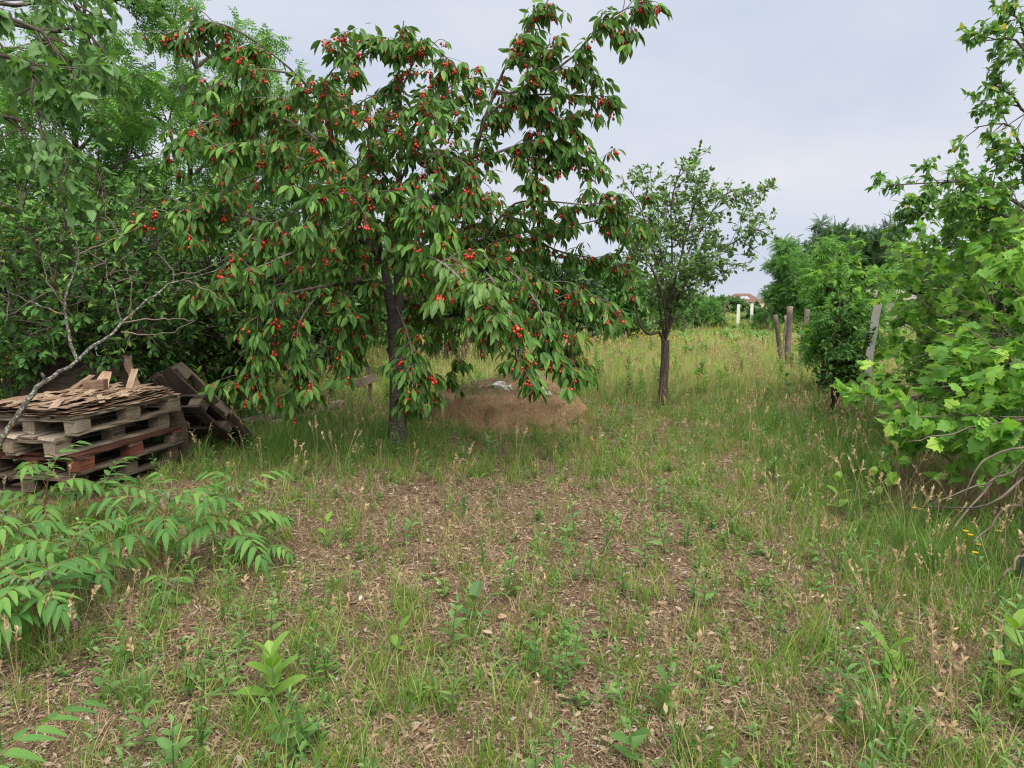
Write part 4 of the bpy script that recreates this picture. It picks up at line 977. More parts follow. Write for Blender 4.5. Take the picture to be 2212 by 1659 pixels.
    hedge(1230, 1400, 570, 22.5, 'large dark green hedge bush directly behind the plum tree trunk', M_ROB, 'hedge_bush', (.12, .2), 1200)
    hedge(640, 900, 470, 19, 'tall leafy tree far behind the cherry trunk', M_ROB, 'hedge_tree', (.13, .2), cat='tree')
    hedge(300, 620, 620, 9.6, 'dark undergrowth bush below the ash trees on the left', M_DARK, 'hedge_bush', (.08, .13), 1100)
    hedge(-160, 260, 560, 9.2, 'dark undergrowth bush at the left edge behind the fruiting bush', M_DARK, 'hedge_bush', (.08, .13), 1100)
left_side()

def dead_branch():
    S = lambda cx, cy, Y: at(.3 * cx, 332 + .3 * cy, Y)
    b = at(-40, 1010, 4.2)
    root = empty('dead_branch', b, 'bare lichen covered branch slanting up across the pallets', 'branch')
    def br(pts, r0, r1, nm, parent, mat=M_LICHEN, k=14):
        a = Acc(); p = spline([S(*q) if len(q) == 3 else q for q in pts], k); p = p + rng.normal(size=p.shape) * .006; limb_tube(a, p, r0, r1, 6); return link(nm, a.mesh(nm, mat, b), parent), p
    m = Acc(); p = spline([b, at(0, 962, 4.3), at(40, 895, 4.4), at(75, 845, 4.45), S(330, 1640, 4.55), S(480, 1540, 4.7), S(700, 1370, 4.9), S(870, 1230, 5.05), S(960, 1140, 5.1), S(1100, 1030, 5.2), S(1250, 920, 5.3), S(1400, 900, 5.35), S(1660, 790, 5.4)], 34)
    p = p + rng.normal(size=p.shape) * .006; limb_tube(m, p, .020, .0035, 9); link('main_limb', m.mesh('main_limb', M_LICHEN, b), root)
    for pts, r in (([(560, 1480, 4.8), (490, 1290, 4.9), (475, 1150, 4.95), (490, 1000, 5.0), (540, 850, 5.05), (570, 700, 5.1), (510, 530, 5.1), (440, 400, 5.15)], .013),
                   ([(475, 1165, 4.95), (330, 1110, 4.9), (160, 1045, 4.9), (50, 985, 4.9)], .008), ([(900, 1215, 5.05), (1200, 1185, 5.0), (1400, 1210, 4.9)], .007), ([(870, 1285, 5.0), (1050, 1310, 4.95), (1250, 1280, 4.9), (1390, 1205, 4.9)], .006),
                   ([(870, 600, 5.2), (770, 430, 5.2), (740, 260, 5.2)], .005), ([(560, 730, 5.1), (700, 660, 5.15), (820, 620, 5.2), (1030, 510, 5.3)], .007), ([(870, 1230, 5.05), (840, 1050, 5.1), (780, 900, 5.15), (760, 750, 5.2)], .008),
                   ([(930, 1150, 5.1), (945, 950, 5.1), (905, 780, 5.1)], .006), ([(480, 1120, 4.95), (380, 980, 4.9), (320, 820, 4.9), (310, 700, 4.9)], .006), ([(790, 870, 5.1), (860, 790, 5.1), (950, 700, 5.1)], .004),
                   ([(1240, 925, 5.3), (1250, 850, 5.3), (1150, 740, 5.3), (1140, 680, 5.3)], .006), ([(1330, 910, 5.35), (1500, 990, 5.3), (1660, 1090, 5.3)], .006), ([(1240, 870, 5.3), (1420, 850, 5.3), (1660, 740, 5.3)], .005), ([(330, 1640, 4.55), (310, 1590, 4.5), (300, 1570, 4.5)], .010), ([(820, 940, 5.15), (950, 880, 5.1), (1010, 870, 5.1)], .004), ([(700, 1390, 4.9), (690, 1420, 4.85), (720, 1470, 4.85)], .008)):
        br(pts, r, .0022, 'twig', root, M_LICHEN if r > .0075 else M_DEAD)
dead_branch()

def right_side():
    # grape vine thicket over an old fence
    b = np.array([3.9, 5.4, 0])
    tg = [(1800, 560, 10.4), (1830, 640, 10.6), (1850, 590, 10.4), (1840, 730, 10.6), (1950, 560, 7.4), (1960, 520, 7.0), (2020, 470, 6.6), (2100, 420, 6.2), (2180, 400, 6.0), (1950, 700, 7.2), (1930, 800, 7.4), (1980, 640, 6.6), (2030, 600, 6.2), (2110, 560, 5.8), (2200, 520, 5.4),
          (1960, 830, 6.4), (1990, 760, 6.0), (2040, 720, 5.6), (2120, 680, 5.2), (2200, 640, 4.8), (1930, 880, 5.2), (2010, 850, 5.0), (2090, 800, 4.8), (2170, 780, 4.6), (1960, 900, 4.6), (2060, 930, 4.4), (2160, 900, 4.2), (2230, 850, 4.0), (2250, 720, 4.4), (2260, 560, 5.0)]
    lim = []
    for i, (x, y, Y) in enumerate(tg):
        e = at(x, y, Y); s = np.array([e[0] * .55 + 2.2 + random.uniform(-.2, .2), e[1] + random.uniform(-.3, .3), 0.0]); lim.append([s, (s * .5 + e * .5) + np.array([.25, 0, .3]), e])
    shrub('grape_vine', 'bright green grape vine thicket sprawling over the right-hand fence line', 'vine', b, lim, .014,
          (340, (.3, .85), (30, 75), -.05, .14), (860, (.15, .42), (30, 65), -.08, .12), dict(tpl=GRAPE, mat=M_VINE, per=8, size=(.05, .105), droop=.35, up=.8, jit=.45), M_DEAD, M_DEAD, n_single=300)
    # elm tree just outside the frame, branches reaching in
    b = np.array([5.6, 6.6, 0.0]); top = np.array([5.3, 6.4, 4.6]); tr = spline([b, b + np.array([-.1, 0, 2.2]), top], 10)
    lim = [[tr[4], at(2200, 440, 6.1), at(2120, 395, 6.0), at(2020, 395, 5.9), at(1920, 400, 5.8)], [tr[4], at(2180, 470, 6.2), at(2080, 440, 6.1), at(1960, 470, 6.1)], [tr[6], at(2230, 330, 6.0), at(2180, 270, 6.0), at(2105, 275, 5.9)], [tr[6], at(2230, 250, 6.2), at(2190, 210, 6.1), at(2145, 180, 6.1)],
           [tr[8], at(2240, 110, 6.2), at(2190, 85, 6.1), at(2125, 88, 6.0)], [tr[8], at(2240, 90, 6.3), at(2200, 40, 6.2), at(2172, 30, 6.2)], [tr[5], at(2240, 380, 6.0), at(2210, 350, 6.0)], [tr[3], at(2230, 500, 6.4), at(2130, 480, 6.5), at(2060, 470, 6.6)]]
    shrub('elm_tree', 'elm branches with small leaves reaching in from the right edge against the sky', 'tree', b, lim, .018,
          (110, (.15, .42), (30, 60), -.02, .1), (420, (.08, .22), (30, 60), -.06, .1), dict(tpl=OVATE, mat=M_ELM, per=8, size=(.045, .075), droop=.35, up=1, jit=.3), M_BARK, M_TWIG, n_single=300, trunk=(tr, .11, .05))
    # box elder with drooping compound leaves behind the vine
    b = np.array([at(1790, 760, 10.5)[0], 10.5, 0]); lim = [[b + np.array([random.uniform(-.2, .2), 0, 0]), (b + at(x, y, Y)) / 2 + np.array([0, 0, .2]), at(x, y, Y)] for x, y, Y in ((1790, 590, 10.4), (1800, 640, 9.8), (1800, 550, 10.5), (1800, 545, 10.8), (1850, 580, 10.5), (1900, 600, 10.2), (1830, 680, 9.8), (1830, 640, 10), (1950, 560, 10.6), (1880, 660, 10))]
    shrub('box_elder_sapling', 'young tree with drooping compound leaves behind the vine', 'tree', b, lim, .02, (90, (.2, .5), (30, 60), -.03, .12), (260, (.12, .3), (30, 60), -.06, .1), dict(tpl=ASH, mat=M_ASH, per=6, size=(.15, .24), droop=.6, up=1, jit=.35), M_BARK, M_TWIG, n_single=150)
    # inner dark shrub at the foot of the vine
    b = np.array([at(1800, 800, 8.6)[0], 8.6, 0]); lim = [[b, (b + at(x, y, Y)) / 2 + np.array([0, 0, .1]), at(x, y, Y)] for x, y, Y in ((1805, 700, 8.4), (1815, 650, 8.6), (1840, 690, 8.4), (1810, 780, 8.0), (1840, 770, 8.2), (1870, 720, 8.4))]
    shrub('currant_bush', 'small dark leaved bush in front of the wooden posts', 'bush', b, lim, .014, (60, (.15, .32), (30, 60), .0, .12), (240, (.10, .22), (30, 60), 0, .1), dict(tpl=OVATE, mat=M_SOUR, per=7, size=(.06, .09), droop=.2, up=1, jit=.4), n_single=100)
    # thicket further right, closes the view under the elm
    b = np.array([5.6, 7.8, 0]); lim = [[b + np.array([random.uniform(-.6, .6), random.uniform(-.5, .5), 0]), (b + at(x, y, Y)) / 2 + np.array([0, 0, .2]), at(x, y, Y)] for x, y, Y in ((1990, 560, 9.5), (2060, 520, 8.5), (2120, 480, 8.2), (2200, 460, 7.8), (2010, 640, 8.8), (2090, 610, 8.0), (2170, 590, 7.2), (2240, 560, 7.0), (2030, 740, 8.2), (2120, 720, 7.4), (2210, 700, 6.6), (2100, 820, 7.4), (2200, 820, 6.4), (2260, 480, 7.4))]
    shrub('mulberry_thicket', 'mid green leafy thicket behind the vine at the right edge', 'bush', b, lim, .025, (220, (.4, 1.0), (30, 70), 0, .14), (800, (.2, .45), (30, 65), -.04, .12), dict(tpl=OVATE, mat=M_MUL, per=7, size=(.08, .13), droop=.35, up=1, jit=.4), n_single=150)
    # dead canes poking out
    r0 = empty('dead_canes', (3.6, 4.6, 0), 'bare dry canes sticking out below the vine on the right', 'dry canes')
    for pts in ([(2240, 990, 3.7), (2120, 1050, 3.8), (2000, 1090, 3.9)], [(2260, 1010, 3.5), (2110, 1090, 3.6), (1965, 1098, 4.4)], [(2230, 900, 4.2), (2080, 930, 4.3), (1960, 960, 4.4)], [(2240, 960, 3.9), (2130, 990, 4.0), (2080, 1080, 4.0)], [(2240, 1070, 3.4), (2160, 1110, 3.5), (2090, 1180, 3.5)], [(2230, 1185, 3.1), (2190, 1215, 3.1), (2160, 1265, 3.1)],
                [(2120, 850, 5.0), (2000, 850, 5.0), (1890, 905, 5.0)], [(2100, 820, 5.4), (1990, 850, 5.4), (1870, 880, 5.4)], [(2212, 770, 4.6), (2130, 740, 4.7), (2080, 700, 4.8)], [(2180, 1000, 4.2), (2060, 1140, 4.1), (2040, 1165, 4.1)], [(2210, 940, 4.6), (2190, 1080, 4.4), (2150, 1170, 4.3)]):
        a = Acc(); p = spline([at(*q) for q in pts], 10) + rng.normal(size=(10, 3)) * .008; limb_tube(a, p, .0085, .003, 6); link('cane', a.mesh('cane', M_DEAD, (3.6, 4.6, 0)), r0)
right_side()

# ------------------------------------------------------------------ posts
def post(name, label, x0, y0, x1, y1, w, mat, Y=None, square=True, cat='post', group=None, parts=None):
    """from the foot (x0,y0) to the top (x1,y1) in the picture"""
    p0 = gnd(x0, y0) if Y is None else at(x0, y0, Y); p0 = np.array(p0); p0[2] = min(p0[2], 0); p1 = at(x1, y1, p0[1])
    a = Acc(); n = 9; p = p0 + (p1 - p0) * np.linspace(-.06, 1, n)[:, None]; p = p + rng.normal(size=p.shape) * (w * .03 if square else w * .08)
    tubes(a, p[None], np.full((1, n), w * (.7 if square else .5)), 4 if square else 9)
    o = link(name, a.mesh(name, mat, p0, flat=square)); o.location = p0; tag(o, label, cat, group); return o
def cv(cx, cy): return (2950 + cx / 1.587) * .553, (1000 + cy / 1.587) * .553
def cf(cx, cy): return (2500 + cx / 3.017) * .553, (850 + cy / 3.017) * .553
def posts():
    post('concrete_post', 'pale concrete fence post leaning right inside the vine', 1862, 876, 1897, 655, .10, M_CONC)
    post('concrete_post', 'stout grey concrete post at the right edge below the canes', 2236, 1262, 2252, 930, .12, M_CONC_SHADED)
    W = wood_mat('post_wood', G(.10, .08, .065), G(.30, .26, .22))
    g = 'old wooden fence posts'
    for lab, a, b, w in (('short weathered post tilted left, first of the wooden posts', (165, 640), (125, 365), .085), ('pale broken post in the middle of the wooden post cluster', (185, 610), (192, 365), .07), ('tallest dark weathered post of the wooden post cluster', (200, 640), (215, 312), .11), ('dark weathered post leaning right, standing alone beside the cluster', (268, 675), (325, 328), .09)):
        x0, y0 = cv(*a); x1, y1 = cv(*b); post('wooden_post', lab, x0, y0 + 18, x1, y1, w * 1.15, W, square=False, group=g)
    x0, y0 = cv(435, 730); x1, y1 = cv(400, 440); post('rusty_post', 'thin rusty metal post hidden among the vine leaves', x0, y0 + 30, x1, y1, .06, plain('rust', G(.16, .06, .03), .9))
    for nm, lab, a, b, w, m in (('wooden_post', 'distant dark post tilted right in the dry field', (980, 1135), (1010, 1015), .10, W), ('white_post', 'left one of two distant white posts in the dry field', (1160, 1100), (1162, 1022), .13, M_WHITE), ('white_post', 'right one of two distant white posts beside the acacia', (1318, 1105), (1322, 1015), .13, M_WHITE)):
        x0, y0 = cf(*a); x1, y1 = cf(*b); post(nm, lab, x0, y0 + 2, x1, y1, w, m, Y=36.0)
    # little board nailed to a stake behind the trunk
    r = empty('plank_stake', at(800, 845, 9.4) * np.array([1, 1, 0]), 'stake with a short grey board nailed across, left of the cherry trunk', 'stake')
    b = at(788, 822, 9.4); link('board', board_mesh('board', .30, .11, .02, M_WOODL), r, TR(.02 - .07, -.03, b[2], 0, math.pi / 2, -.35))
    link('stake', board_mesh('stake', .62, .05, .04, M_WOODL), r, TR(.0, .01, .27, 0, 0, math.pi / 2))
    # planks lying in the grass
    for i, (a, b, w, lab) in enumerate((((530, 928), (735, 893), .22, 'wide grey rotting plank lying in the grass, nearest the leaning pallet'), ((640, 900), (740, 880), .13, 'short bleached plank lying in the grass behind the wide one'), ((590, 925), (690, 905), .10, 'narrow white edged plank lying in the grass in front of the wide one'))):
        p, q = gnd(*a), gnd(*b); c = (p + q) / 2; d = q - p; L = float(np.linalg.norm(d))
        o = link('plank', board_mesh('plank', L, w, .03, M_WOODL if i else M_WOOD, rough=.01, split=.05)); o.matrix_world = TR(c[0], c[1], .10 - .015 * i, math.atan2(d[1], d[0]), .06); tag(o, lab, 'plank', 'grey planks in the grass')
posts()

# ------------------------------------------------------------------ far things
def far_things():
    def crown_tree(name, lab, x, ybase, w, h, mat, n=700, tpl=ROBINIA, size=(.5, .8), cat='tree', low=.2, grp=None):
        b = gnd(x, ybase); Y = b[1]; lim = []
        tr = spline([b, b + np.array([.05 * h, 0, h * .25]), b + np.array([-.03 * h, 0, h * .5])], 8)
        for i in range(15):
            an = i * 2.4; u = (i + .5) / 15; rr = w * .5 * (.55 + .45 * random.random()) * math.sqrt(max(.05, 1 - (u * 1.15 - .25) ** 2)); z = h * (low + (1 - low) * u)
            e = b + np.array([math.cos(an) * rr, math.sin(an) * rr, z * random.uniform(.88, 1.0)]); lim.append([tr[2 + i % 5], (tr[4] + e) / 2 + np.array([0, 0, h * .05]), e])
        return shrub(name, lab, cat, b, lim, .02 * h, (170, (.12 * h, .3 * h), (30, 70), .0, .14), (n, (.05 * h, .13 * h), (30, 70), 0, .12), dict(tpl=tpl, mat=mat, per=7, size=size, droop=.25, up=1, jit=.7), n_single=0, trunk=(tr, .025 * h, .015 * h), group=grp, join=False if h > 3 else True)
    crown_tree('acacia_tree', 'bushy acacia tree left of the wooden posts, on the far side of the meadow', 1722, 722, 3.3, 3.9, M_ROB, 1100, size=(.28, .45), low=.06)
    crown_tree('acacia_tree', 'darker rounded acacia behind the box elder, its top against the sky', 1830, 700, 7.0, 6.3, M_DARK, 1000, size=(.4, .65), low=.15)
    crown_tree('acacia_tree', 'distant acacia right of the shed roof', 1990, 695, 7.0, 4.6, M_DARK, 900, size=(.4, .65), low=.1)
    crown_tree('acacia_bush', 'low spreading acacia bush with forked stems behind the plum tree', 1520, 716, 1.7, 1.35, M_ROB, 700, size=(.2, .32), cat='bush', low=.35)
    crown_tree('acacia_bush', 'hazy green bush left of the low spreading acacia', 1450, 720, 1.8, 1.5, M_ROB, 700, size=(.22, .36), cat='bush', low=.15)
    crown_tree('field_bush', 'small pale bush on the skyline left of the distant roof', 1572, 678, 4.2, 1.55, M_FARL, 450, tpl=OVATE, size=(.4, .7), cat='bush', low=.05)
    crown_tree('field_bush', 'farthest pale bush at the edge of the dry field', 1515, 674, 6.0, 1.6, M_FARL, 450, tpl=OVATE, size=(.5, .8), cat='bush', low=.05)
    crown_tree('field_bush', 'low green bush at the foot of the bushy acacia', 1648, 700, 3.0, 1.1, M_FARL, 300, tpl=OVATE, size=(.2, .35), cat='bush', low=.1)
    crown_tree('field_bush', 'leafy bush left of the dry field behind the forked acacia', 1470, 690, 5, 1.7, M_ROB, 500, size=(.4, .6), cat='bush', low=.05)
    # bare twigs beside the low acacia
    b = gnd(1490, 725); r = empty('dry_shrub', b, 'bare silvery twigs of a dead shrub beside the low acacia', 'shrub')
    for i in range(9):
        a = Acc(); e = at(1490 + random.uniform(-45, 45), 650 + random.uniform(0, 50), b[1]); p = spline([b, (b + e) / 2 + rng.normal(size=3) * .12, e], 8); limb_tube(a, p, .014, .005, 4); link('twig', a.mesh('twig', M_DEAD, b), r)
    # house roof in the dip
    Y = 150.0; c = at(1603, 652, Y); z0 = -1.4
    r = empty('farmhouse', (c[0], Y, z0), 'distant house with a low brown hipped roof on the horizon', 'house')
    def prism(name, pts, tri, mat, parent=r):
        a = Acc(); a.add(pts, tri); return link(name, a.mesh(name, mat, flat=True), parent)
    w, d = 3.4, 3.0; zt = 2.0; zr = H + (643 - 634) / F * Y - z0
    Wm = plain('house_wall', G(.55, .5, .44)); Rm = plain('roof_tile', G(.17, .10, .085), .8, .2, .2, 3)
    bx = [(-w, -d, 0), (w, -d, 0), (w, d, 0), (-w, d, 0), (-w, -d, zt), (w, -d, zt), (w, d, zt), (-w, d, zt)]
    prism('wall', bx, [(0, 1, 5), (0, 5, 4), (1, 2, 6), (1, 6, 5), (2, 3, 7), (2, 7, 6), (3, 0, 4), (3, 4, 7)], Wm)
    w2, d2 = w + .35, d + .35; prism('roof', [(-w2, -d2, zt), (w2, -d2, zt), (w2, d2, zt), (-w2, d2, zt), (-w * .45, 0, zr), (w * .45, 0, zr)], [(0, 1, 5), (0, 5, 4), (1, 2, 5), (2, 3, 4), (2, 4, 5), (3, 0, 4), (0, 2, 1), (0, 3, 2)], Rm)
    pl = [(-1.2, -2.2, zt + .45), (1.0, -2.2, zt + .45), (.7, -1.2, zt + .95), (-.6, -1.2, zt + .95)]; k = (zr - zt) / d2
    prism('roof_window', [(x, y, zt + (y + d2) * k + .06) for x, y, z in pl], [(0, 1, 2), (0, 2, 3)], plain('roof_glass', G(.35, .37, .4), .3))
    # shed with a corrugated roof
    c = at(1925, 640, 34); r2 = empty('garden_shed', (c[0], 34, 0), 'pale shed with a corrugated roof glimpsed above the vine', 'shed')
    w, d, zt = .8, 1.0, 1.35; bx = [(x * w, y * d, z) for z in (0, zt) for x, y in ((-1, -1), (1, -1), (1, 1), (-1, 1))]
    prism('wall', bx, [(0, 1, 5), (0, 5, 4), (1, 2, 6), (1, 6, 5), (2, 3, 7), (2, 7, 6), (3, 0, 4), (3, 4, 7)], plain('shed_wall', G(.30, .29, .27)), r2)
    n = 40; xs = np.linspace(-w - .2, w + .2, n); V = []
    for i, x in enumerate(xs): V += [(x, -d - .2, zt + .04 + .03 * (i % 2)), (x, d + .2, zt + .55 + .03 * (i % 2))]
    prism('roof', V, [t for i in range(n - 1) for t in ((2 * i, 2 * i + 2, 2 * i + 3), (2 * i, 2 * i + 3, 2 * i + 1))], plain('roof_sheet', G(.30, .26, .24)), r2)
far_things()

# ------------------------------------------------------------------ saplings, milkweeds, flowers
LEAFLET_M = tpl_mesh('leaflet', LEAFLET, M_AIL); LEAFLET_Y = tpl_mesh('leaflet', LEAFLET, M_AILY)
def frond(root, base, p0, az, L, rise, droop, nl, young=False, ls=.115):
    """a compound leaf: rachis mesh with leaflets as its children"""
    k = 9; p = [np.array(p0, float)]; d = np.array([math.cos(az) * math.cos(rise), math.sin(az) * math.cos(rise), math.sin(rise)])
    for i in range(k - 1):
        p.append(p[-1] + d * L / (k - 1)); d = nrm(d + np.array([0, 0, -droop / (k - 1)]) + rng.normal(size=3) * .03)
    p = np.array(p); a = Acc(); limb_tube(a, p, .0032, .0012, 4); o = link('leaf', a.mesh('rachis', M_STEMR if not young else M_STEM, base), root)
    for i in range(nl):
        t = .2 + .74 * i / (nl - 1); q, T = on_poly(p[None], np.zeros(1, int), np.array([t])); q, T = q[0], T[0]
        side = nrm(np.cross(T, (0, 0, 1)))
        for sg in (-1, 1):
            D = nrm(side * sg * .85 + T * (.5 + .5 * t) + np.array([0, 0, -.24 + random.uniform(-.2, .2)])); s = ls * (1.0 - .45 * abs(t - .45)) * random.uniform(.85, 1.1)
            N = nrm(np.array([0, 0, 1.]) + side * sg * .15 + rng.normal(size=3) * .15); S, D2, N2 = frames(D[None], N[None])
            link('leaflet', LEAFLET_Y if young else LEAFLET_M, o, mat_of(S[0], D2[0], N2[0], q - base, s))
    D = nrm(p[-1] - p[-2] + np.array([0, 0, -.02])); S, D2, N2 = frames(D[None], np.array([[0, 0, 1.]])); link('leaflet', LEAFLET_Y if young else LEAFLET_M, o, mat_of(S[0], D2[0], N2[0], p[-1] - base, ls * .8))
def sapling(label, bx, by, tx, ty, nf, L, seed=0, nl=6, ls=.11, Yt=0.0):
    b = gnd(bx, by); top = at(tx, ty, b[1] + Yt); root = empty('ailanthus_sapling', b, label, 'sapling', 'tree of heaven saplings')
    p = spline([b - np.array([0, 0, .02]), (b + top) / 2 + rng.normal(size=3) * .02, top], 9); a = Acc(); limb_tube(a, p, .0075, .004, 6); link('stem', a.mesh('stem', M_STEMR, b), root)
    az = seed
    for i in range(nf):
        t = .38 + .62 * i / max(nf - 1, 1); q, _ = on_poly(p[None], np.zeros(1, int), np.array([t])); az += 2.4
        frond(root, b, q[0], az + random.uniform(-.3, .3), L * (1.1 - .45 * t) * random.uniform(.75, 1.15), .4 + .65 * t + random.uniform(-.15, .15), 1.6, nl - (1 if t > .8 else 0), ls=ls * (1.1 - .3 * t))
    for i in range(2): frond(root, b, top, az + 1 + i * 2.2, L * .26, 1.1, .9, 4, True, ls * .42)
def saplings():
    S = [('tallest sapling at the left, its red stem in front of the pallet blocks', 75, 1170, 104, 1030, 8, .50, .6), ('sapling with wide spread fronds below the red pallet', 349, 1236, 366, 1085, 8, .50, 1.8), ('rightmost sapling of the group, toward the bare ground', 504, 1217, 517, 1070, 8, .42, 3.0),
         ('low bright sapling with yellowing bottom leaves at the left edge', 74, 1415, 75, 1270, 9, .40, .3), ('sapling in the middle of the left group, behind the yellowing one', 140, 1310, 160, 1190, 7, .45, 2.2), ('small sapling with few fronds in front of the wide spread one', 365, 1300, 362, 1262, 5, .18, 4.0),
         ('sapling cut by the left edge of the picture', 5, 1280, 8, 1150, 8, .48, 5.0), ('little sapling just right of the wide spread one, close to the ground', 560, 1215, 556, 1150, 6, .28, 1.1), ('sapling in front of the near corner of the pallet stack', 205, 1140, 222, 1060, 7, .46, 2.9)]
    for i, (lab, bx, by, tx, ty, nf, L, sd) in enumerate(S): sapling(lab, bx, by, tx, ty, nf, L, sd, 6, .145 if L > .3 else .09)
    # frond reaching in at the bottom left corner, close to the camera
    b = np.array([-1.62, 1.42, 0]); root = empty('ailanthus_sapling', b, 'sapling outside the frame with one big frond in the bottom left corner', 'sapling', 'tree of heaven saplings')
    top = at(-90, 1720, 1.5); a = Acc(); limb_tube(a, spline([b, (b + top) / 2, top], 6), .008, .005, 6); link('stem', a.mesh('stem', M_STEMR, b), root)
    q = at(190, 1560, 1.78); d = q - top
    frond(root, b, top, math.atan2(d[1], d[0]), float(np.linalg.norm(d)) * 1.08, .5, .75, 7, ls=.10)
    frond(root, b, top, 2.6, .4, .4, 1.2, 6); frond(root, b, top, 4.4, .4, .5, 1.2, 6)
saplings()

MILK_M = tpl_mesh('leaf', OBLONG, M_MILK); MILKD_M = tpl_mesh('leaf', OBLONG, M_MILKD); LANCE_M = tpl_mesh('leaf', LANCE, M_VINE)
def milkweed(label, bx, by, ty, pairs, ls, mesh=None, spread=.75, name='milkweed', Y=None, group='milkweed plants', tpl_w=1.0, az0=None):
    b = gnd(bx, by) if Y is None else np.array([at(bx, by, Y)[0], Y, 0.0]); b[2] = float(zed(b[0:1], b[1:2])[0]); top = at(bx + random.uniform(-6, 6), ty, b[1]); mesh = mesh or MILK_M
    root = empty(name, b, label, 'plant', group); h = max(top[2] - b[2], .05)
    hs = h * .8; p = spline([b, b + np.array([.01, 0, hs * .5]), np.array([top[0], b[1], b[2] + hs])], 7); a = Acc(); limb_tube(a, p, .005, .003, 6); link('stem', a.mesh('stem', M_STEM, b), root)
    az = random.uniform(0, 3.1) if az0 is None else az0
    for i in range(pairs):
        t = (.25 + .75 * i / max(pairs - 1, 1)) if pairs > 1 else 1.0; q, _ = on_poly(p[None], np.zeros(1, int), np.array([t])); az += math.pi / 2 + random.uniform(-.2, .2)
        for k in range(2):
            aa = az + k * math.pi; el = .35 + .95 * t * (1.05 - spread * .6)
            D = np.array([math.cos(aa) * math.cos(el), math.sin(aa) * math.cos(el), math.sin(el)]); N = np.array([-math.cos(aa) * math.sin(el), -math.sin(aa) * math.sin(el), math.cos(el)])
            S, D2, N2 = frames(D[None], N[None]); s = ls * (1.05 - .35 * t * (pairs > 2)) * random.uniform(.9, 1.1)
            link('leaf', mesh, root, mat_of(S[0] * tpl_w, D2[0], N2[0], q[0] - b, s))
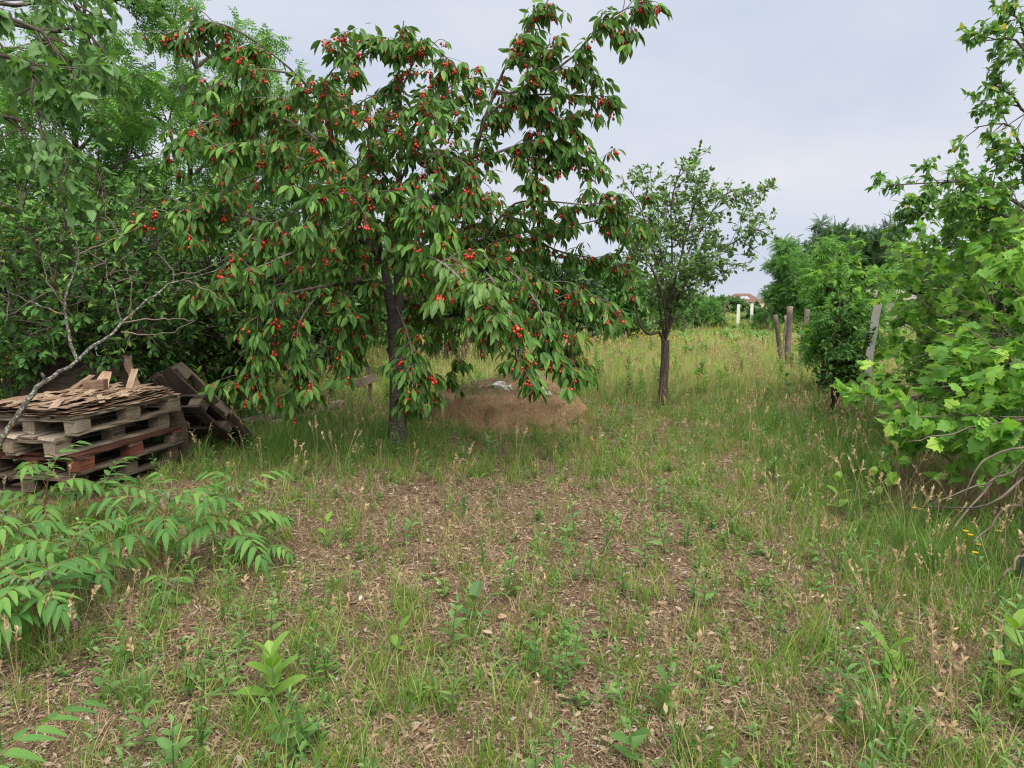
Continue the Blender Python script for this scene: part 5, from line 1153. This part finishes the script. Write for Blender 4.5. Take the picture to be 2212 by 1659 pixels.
def plants():
    milkweed('large bright milkweed with broad upright leaves in the foreground', 588, 1530, 1395, 5, .15, spread=.45, az0=-1.2)
    milkweed('small yellow green milkweed sprout right of the big foreground one', 857, 1412, 1355, 2, .075, spread=.5)
    milkweed('milkweed with three dark spread leaves near the middle of the bare ground', 1024, 1342, 1285, 2, .095, MILKD_M, 1.0)
    milkweed('tiny bright milkweed sprout above the dark three leaved one', 958, 1292, 1257, 2, .06)
    milkweed('small milkweed beside the rightmost sapling', 703, 1160, 1122, 2, .08)
    milkweed('pale milkweed on a bare stem, left one of the pair by the tall grass', 1806, 1115, 1022, 3, .125)
    milkweed('pale milkweed, right one of the pair by the tall grass', 1890, 1110, 1008, 4, .12)
    milkweed('milkweed half hidden by tall grass blades at the lower right', 1922, 1470, 1392, 2, .13)
    milkweed('milkweed with long leaves cut by the right edge', 2200, 1470, 1330, 3, .15)
    milkweed('low milkweed with a yellow leaf at the lower right edge', 2165, 1510, 1420, 3, .10)
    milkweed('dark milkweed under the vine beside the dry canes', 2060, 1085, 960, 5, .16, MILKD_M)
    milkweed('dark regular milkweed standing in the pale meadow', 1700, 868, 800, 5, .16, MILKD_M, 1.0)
    milkweed('milkweed between the plum trunk and the dark meadow one', 1505, 850, 795, 6, .13)
    milkweed('milkweed in the meadow left of the plum trunk', 1362, 838, 780, 6, .12)
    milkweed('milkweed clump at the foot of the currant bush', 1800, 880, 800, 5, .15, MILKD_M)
    milkweed('milkweed on the crest behind the sand mound', 985, 830, 770, 5, .12, Y=9.9)
    for lab, x, Y, top, n in (('tall bright leafy weed beside the leaning pallets', 428, 7.6, 762, 13), ('bright leafy weed sprouting behind the upright plywood', 315, 7.1, 752, 8), ('leafy weed between the bush and the hanging cherry branches', 500, 8.0, 770, 11), ('leafy weed left of the cherry trunk below the crown', 650, 8.2, 800, 10)):
        milkweed(lab, x, 880, top, n, .19, LANCE_M, .9, 'leafy_weed', Y, 'tall leafy weeds', 1.25)
    # strong grass tufts
    for lab, x, y, h, n in (('tall coarse grass tuft at the lower right of the plot', 1905, 1640, .42, 46), ('dark arching grass tuft left of the big milkweed', 305, 1530, .22, 40), ('grass tuft with broad blades behind the dark arching one', 420, 1490, .18, 24), ('thick dark rush tuft under the vine at the right', 2010, 1245, .36, 60), ('tall green grass tuft in front of the leaning pallets', 440, 1010, .40, 26), ('broad grass tuft at the bottom edge right of centre', 1480, 1650, .26, 24)):
        b = gnd(x, y); r = empty('grass_tuft', b, lab, 'grass tuft', 'coarse grass tufts')
        me = blade_tuft(n, h, .0034, .75, .8, M_LUSH, r0=.03); link('blades', me, r, kind='stuff'); link('dry_blades', blade_tuft(6, h * .8, .0018, .6, .8, M_STRAW, 2, M_SEED, r0=.03), r, kind='stuff')
    # flowers and fallen leaves on the right
    for i, (cx, cy) in enumerate(((465, 475), (580, 275), (470, 312), (785, 620), (815, 645), (995, 620), (870, 708), (845, 760))):
        x, y = (3300 + cx / 1.658) * .553, (1700 + cy / 1.658) * .553; h = .12 if i < 3 else .10
        g = gnd(x, y + 46); q = at(x, y, g[1]); r = empty('yellow_flower', g, ('largest yellow flower in the grass below the canes', 'yellow flower at the back, under the dark milkweed', 'orange yellow flower left of the back one', 'yellow flower left of a close pair beside the concrete post', 'yellow flower right of a close pair beside the concrete post', 'yellow flower nearest the concrete post', 'small low yellow flower below the close pair', 'lowest yellow flower under the canes')[i], 'flower', 'yellow flowers in the grass')
        a = Acc(); limb_tube(a, spline([g, (g + q) / 2 + np.array([.01, 0, 0]), q], 5), .002, .0014, 4); link('stem', a.mesh('stem', M_STEM, g), r)
        a = Acc(); n = 14; az = np.arange(n) * 6.283 / n; rr = .026 if i == 0 else .017
        emit(a, OBLONG, np.tile(q, (n, 1)), np.stack([np.cos(az), np.sin(az), .25 + 0 * az], 1), np.tile([[0, 0, 1.]], (n, 1)), np.full(n, rr)); link('petals', a.mesh('petals', M_YEL, g), r, kind='stuff')
    for lab, x, y, s in (('yellow fallen leaf caught below the pale milkweed', 1818, 1090, .055), ('yellow fallen leaf on the ground left of the pale milkweed', 1772, 1142, .06), ('pale tan dead leaf lying on the soil near the dark three leaved milkweed', 1075, 1342, .05), ('curled brown dead leaf below the pallets', 330, 1040, .09)):
        g = gnd(x, y + 4); tp = OVATE; a = Acc(); emit(a, OVATE, np.zeros((1, 3)), np.array([[1., .2, .15]]), np.array([[0, -.5, 1.]]), np.array([s])); o = link('fallen_leaf', a.mesh('fallen_leaf', M_YLEAF if 'yellow' in lab else plain('dead_leaf', G(.36, .24, .15)))); o.location = g + np.array([0, 0, .03]); tag(o, lab, 'leaf', 'fallen leaves')
    # stones and rubble on the mound
    for i, (x, y, s, lab) in enumerate(((1162, 846, .085, 'largest whitish stone on the crest of the sand mound'), (1182, 852, .05, 'small stone touching the largest one on the mound'), (1115, 858, .035, 'small white stone in the middle of the mound top'), (1202, 873, .045, 'flat white stone on the right shoulder of the mound'), (1080, 838, .09, 'broken grey rubble piece at the back of the mound'), (1098, 842, .06, 'smaller rubble piece right of the grey one'))):
        Y = 8.6 if i != 3 else 8.0
        for _ in range(12):
            q = at(x, y, Y); hz = float(mound_h(np.array([q[0]]), np.array([Y]))[0]); Y += (q[2] - hz) * 4 if abs(q[2] - hz) > .004 else 0
            Y = min(max(Y, 7.7), 9.6)
        V = BALL[0] * (1 + .22 * rng.normal(size=(len(BALL[0]), 1))) * np.array([1, .8, .62 if i != 3 else .35]) * s; a = Acc(); a.add(V, BALL[1]); o = link('stone', a.mesh('stone', M_ROCK, flat=True)); o.location = (q[0], Y, hz + s * .25); tag(o, lab, 'stone', 'pale stones on the mound')
plants()
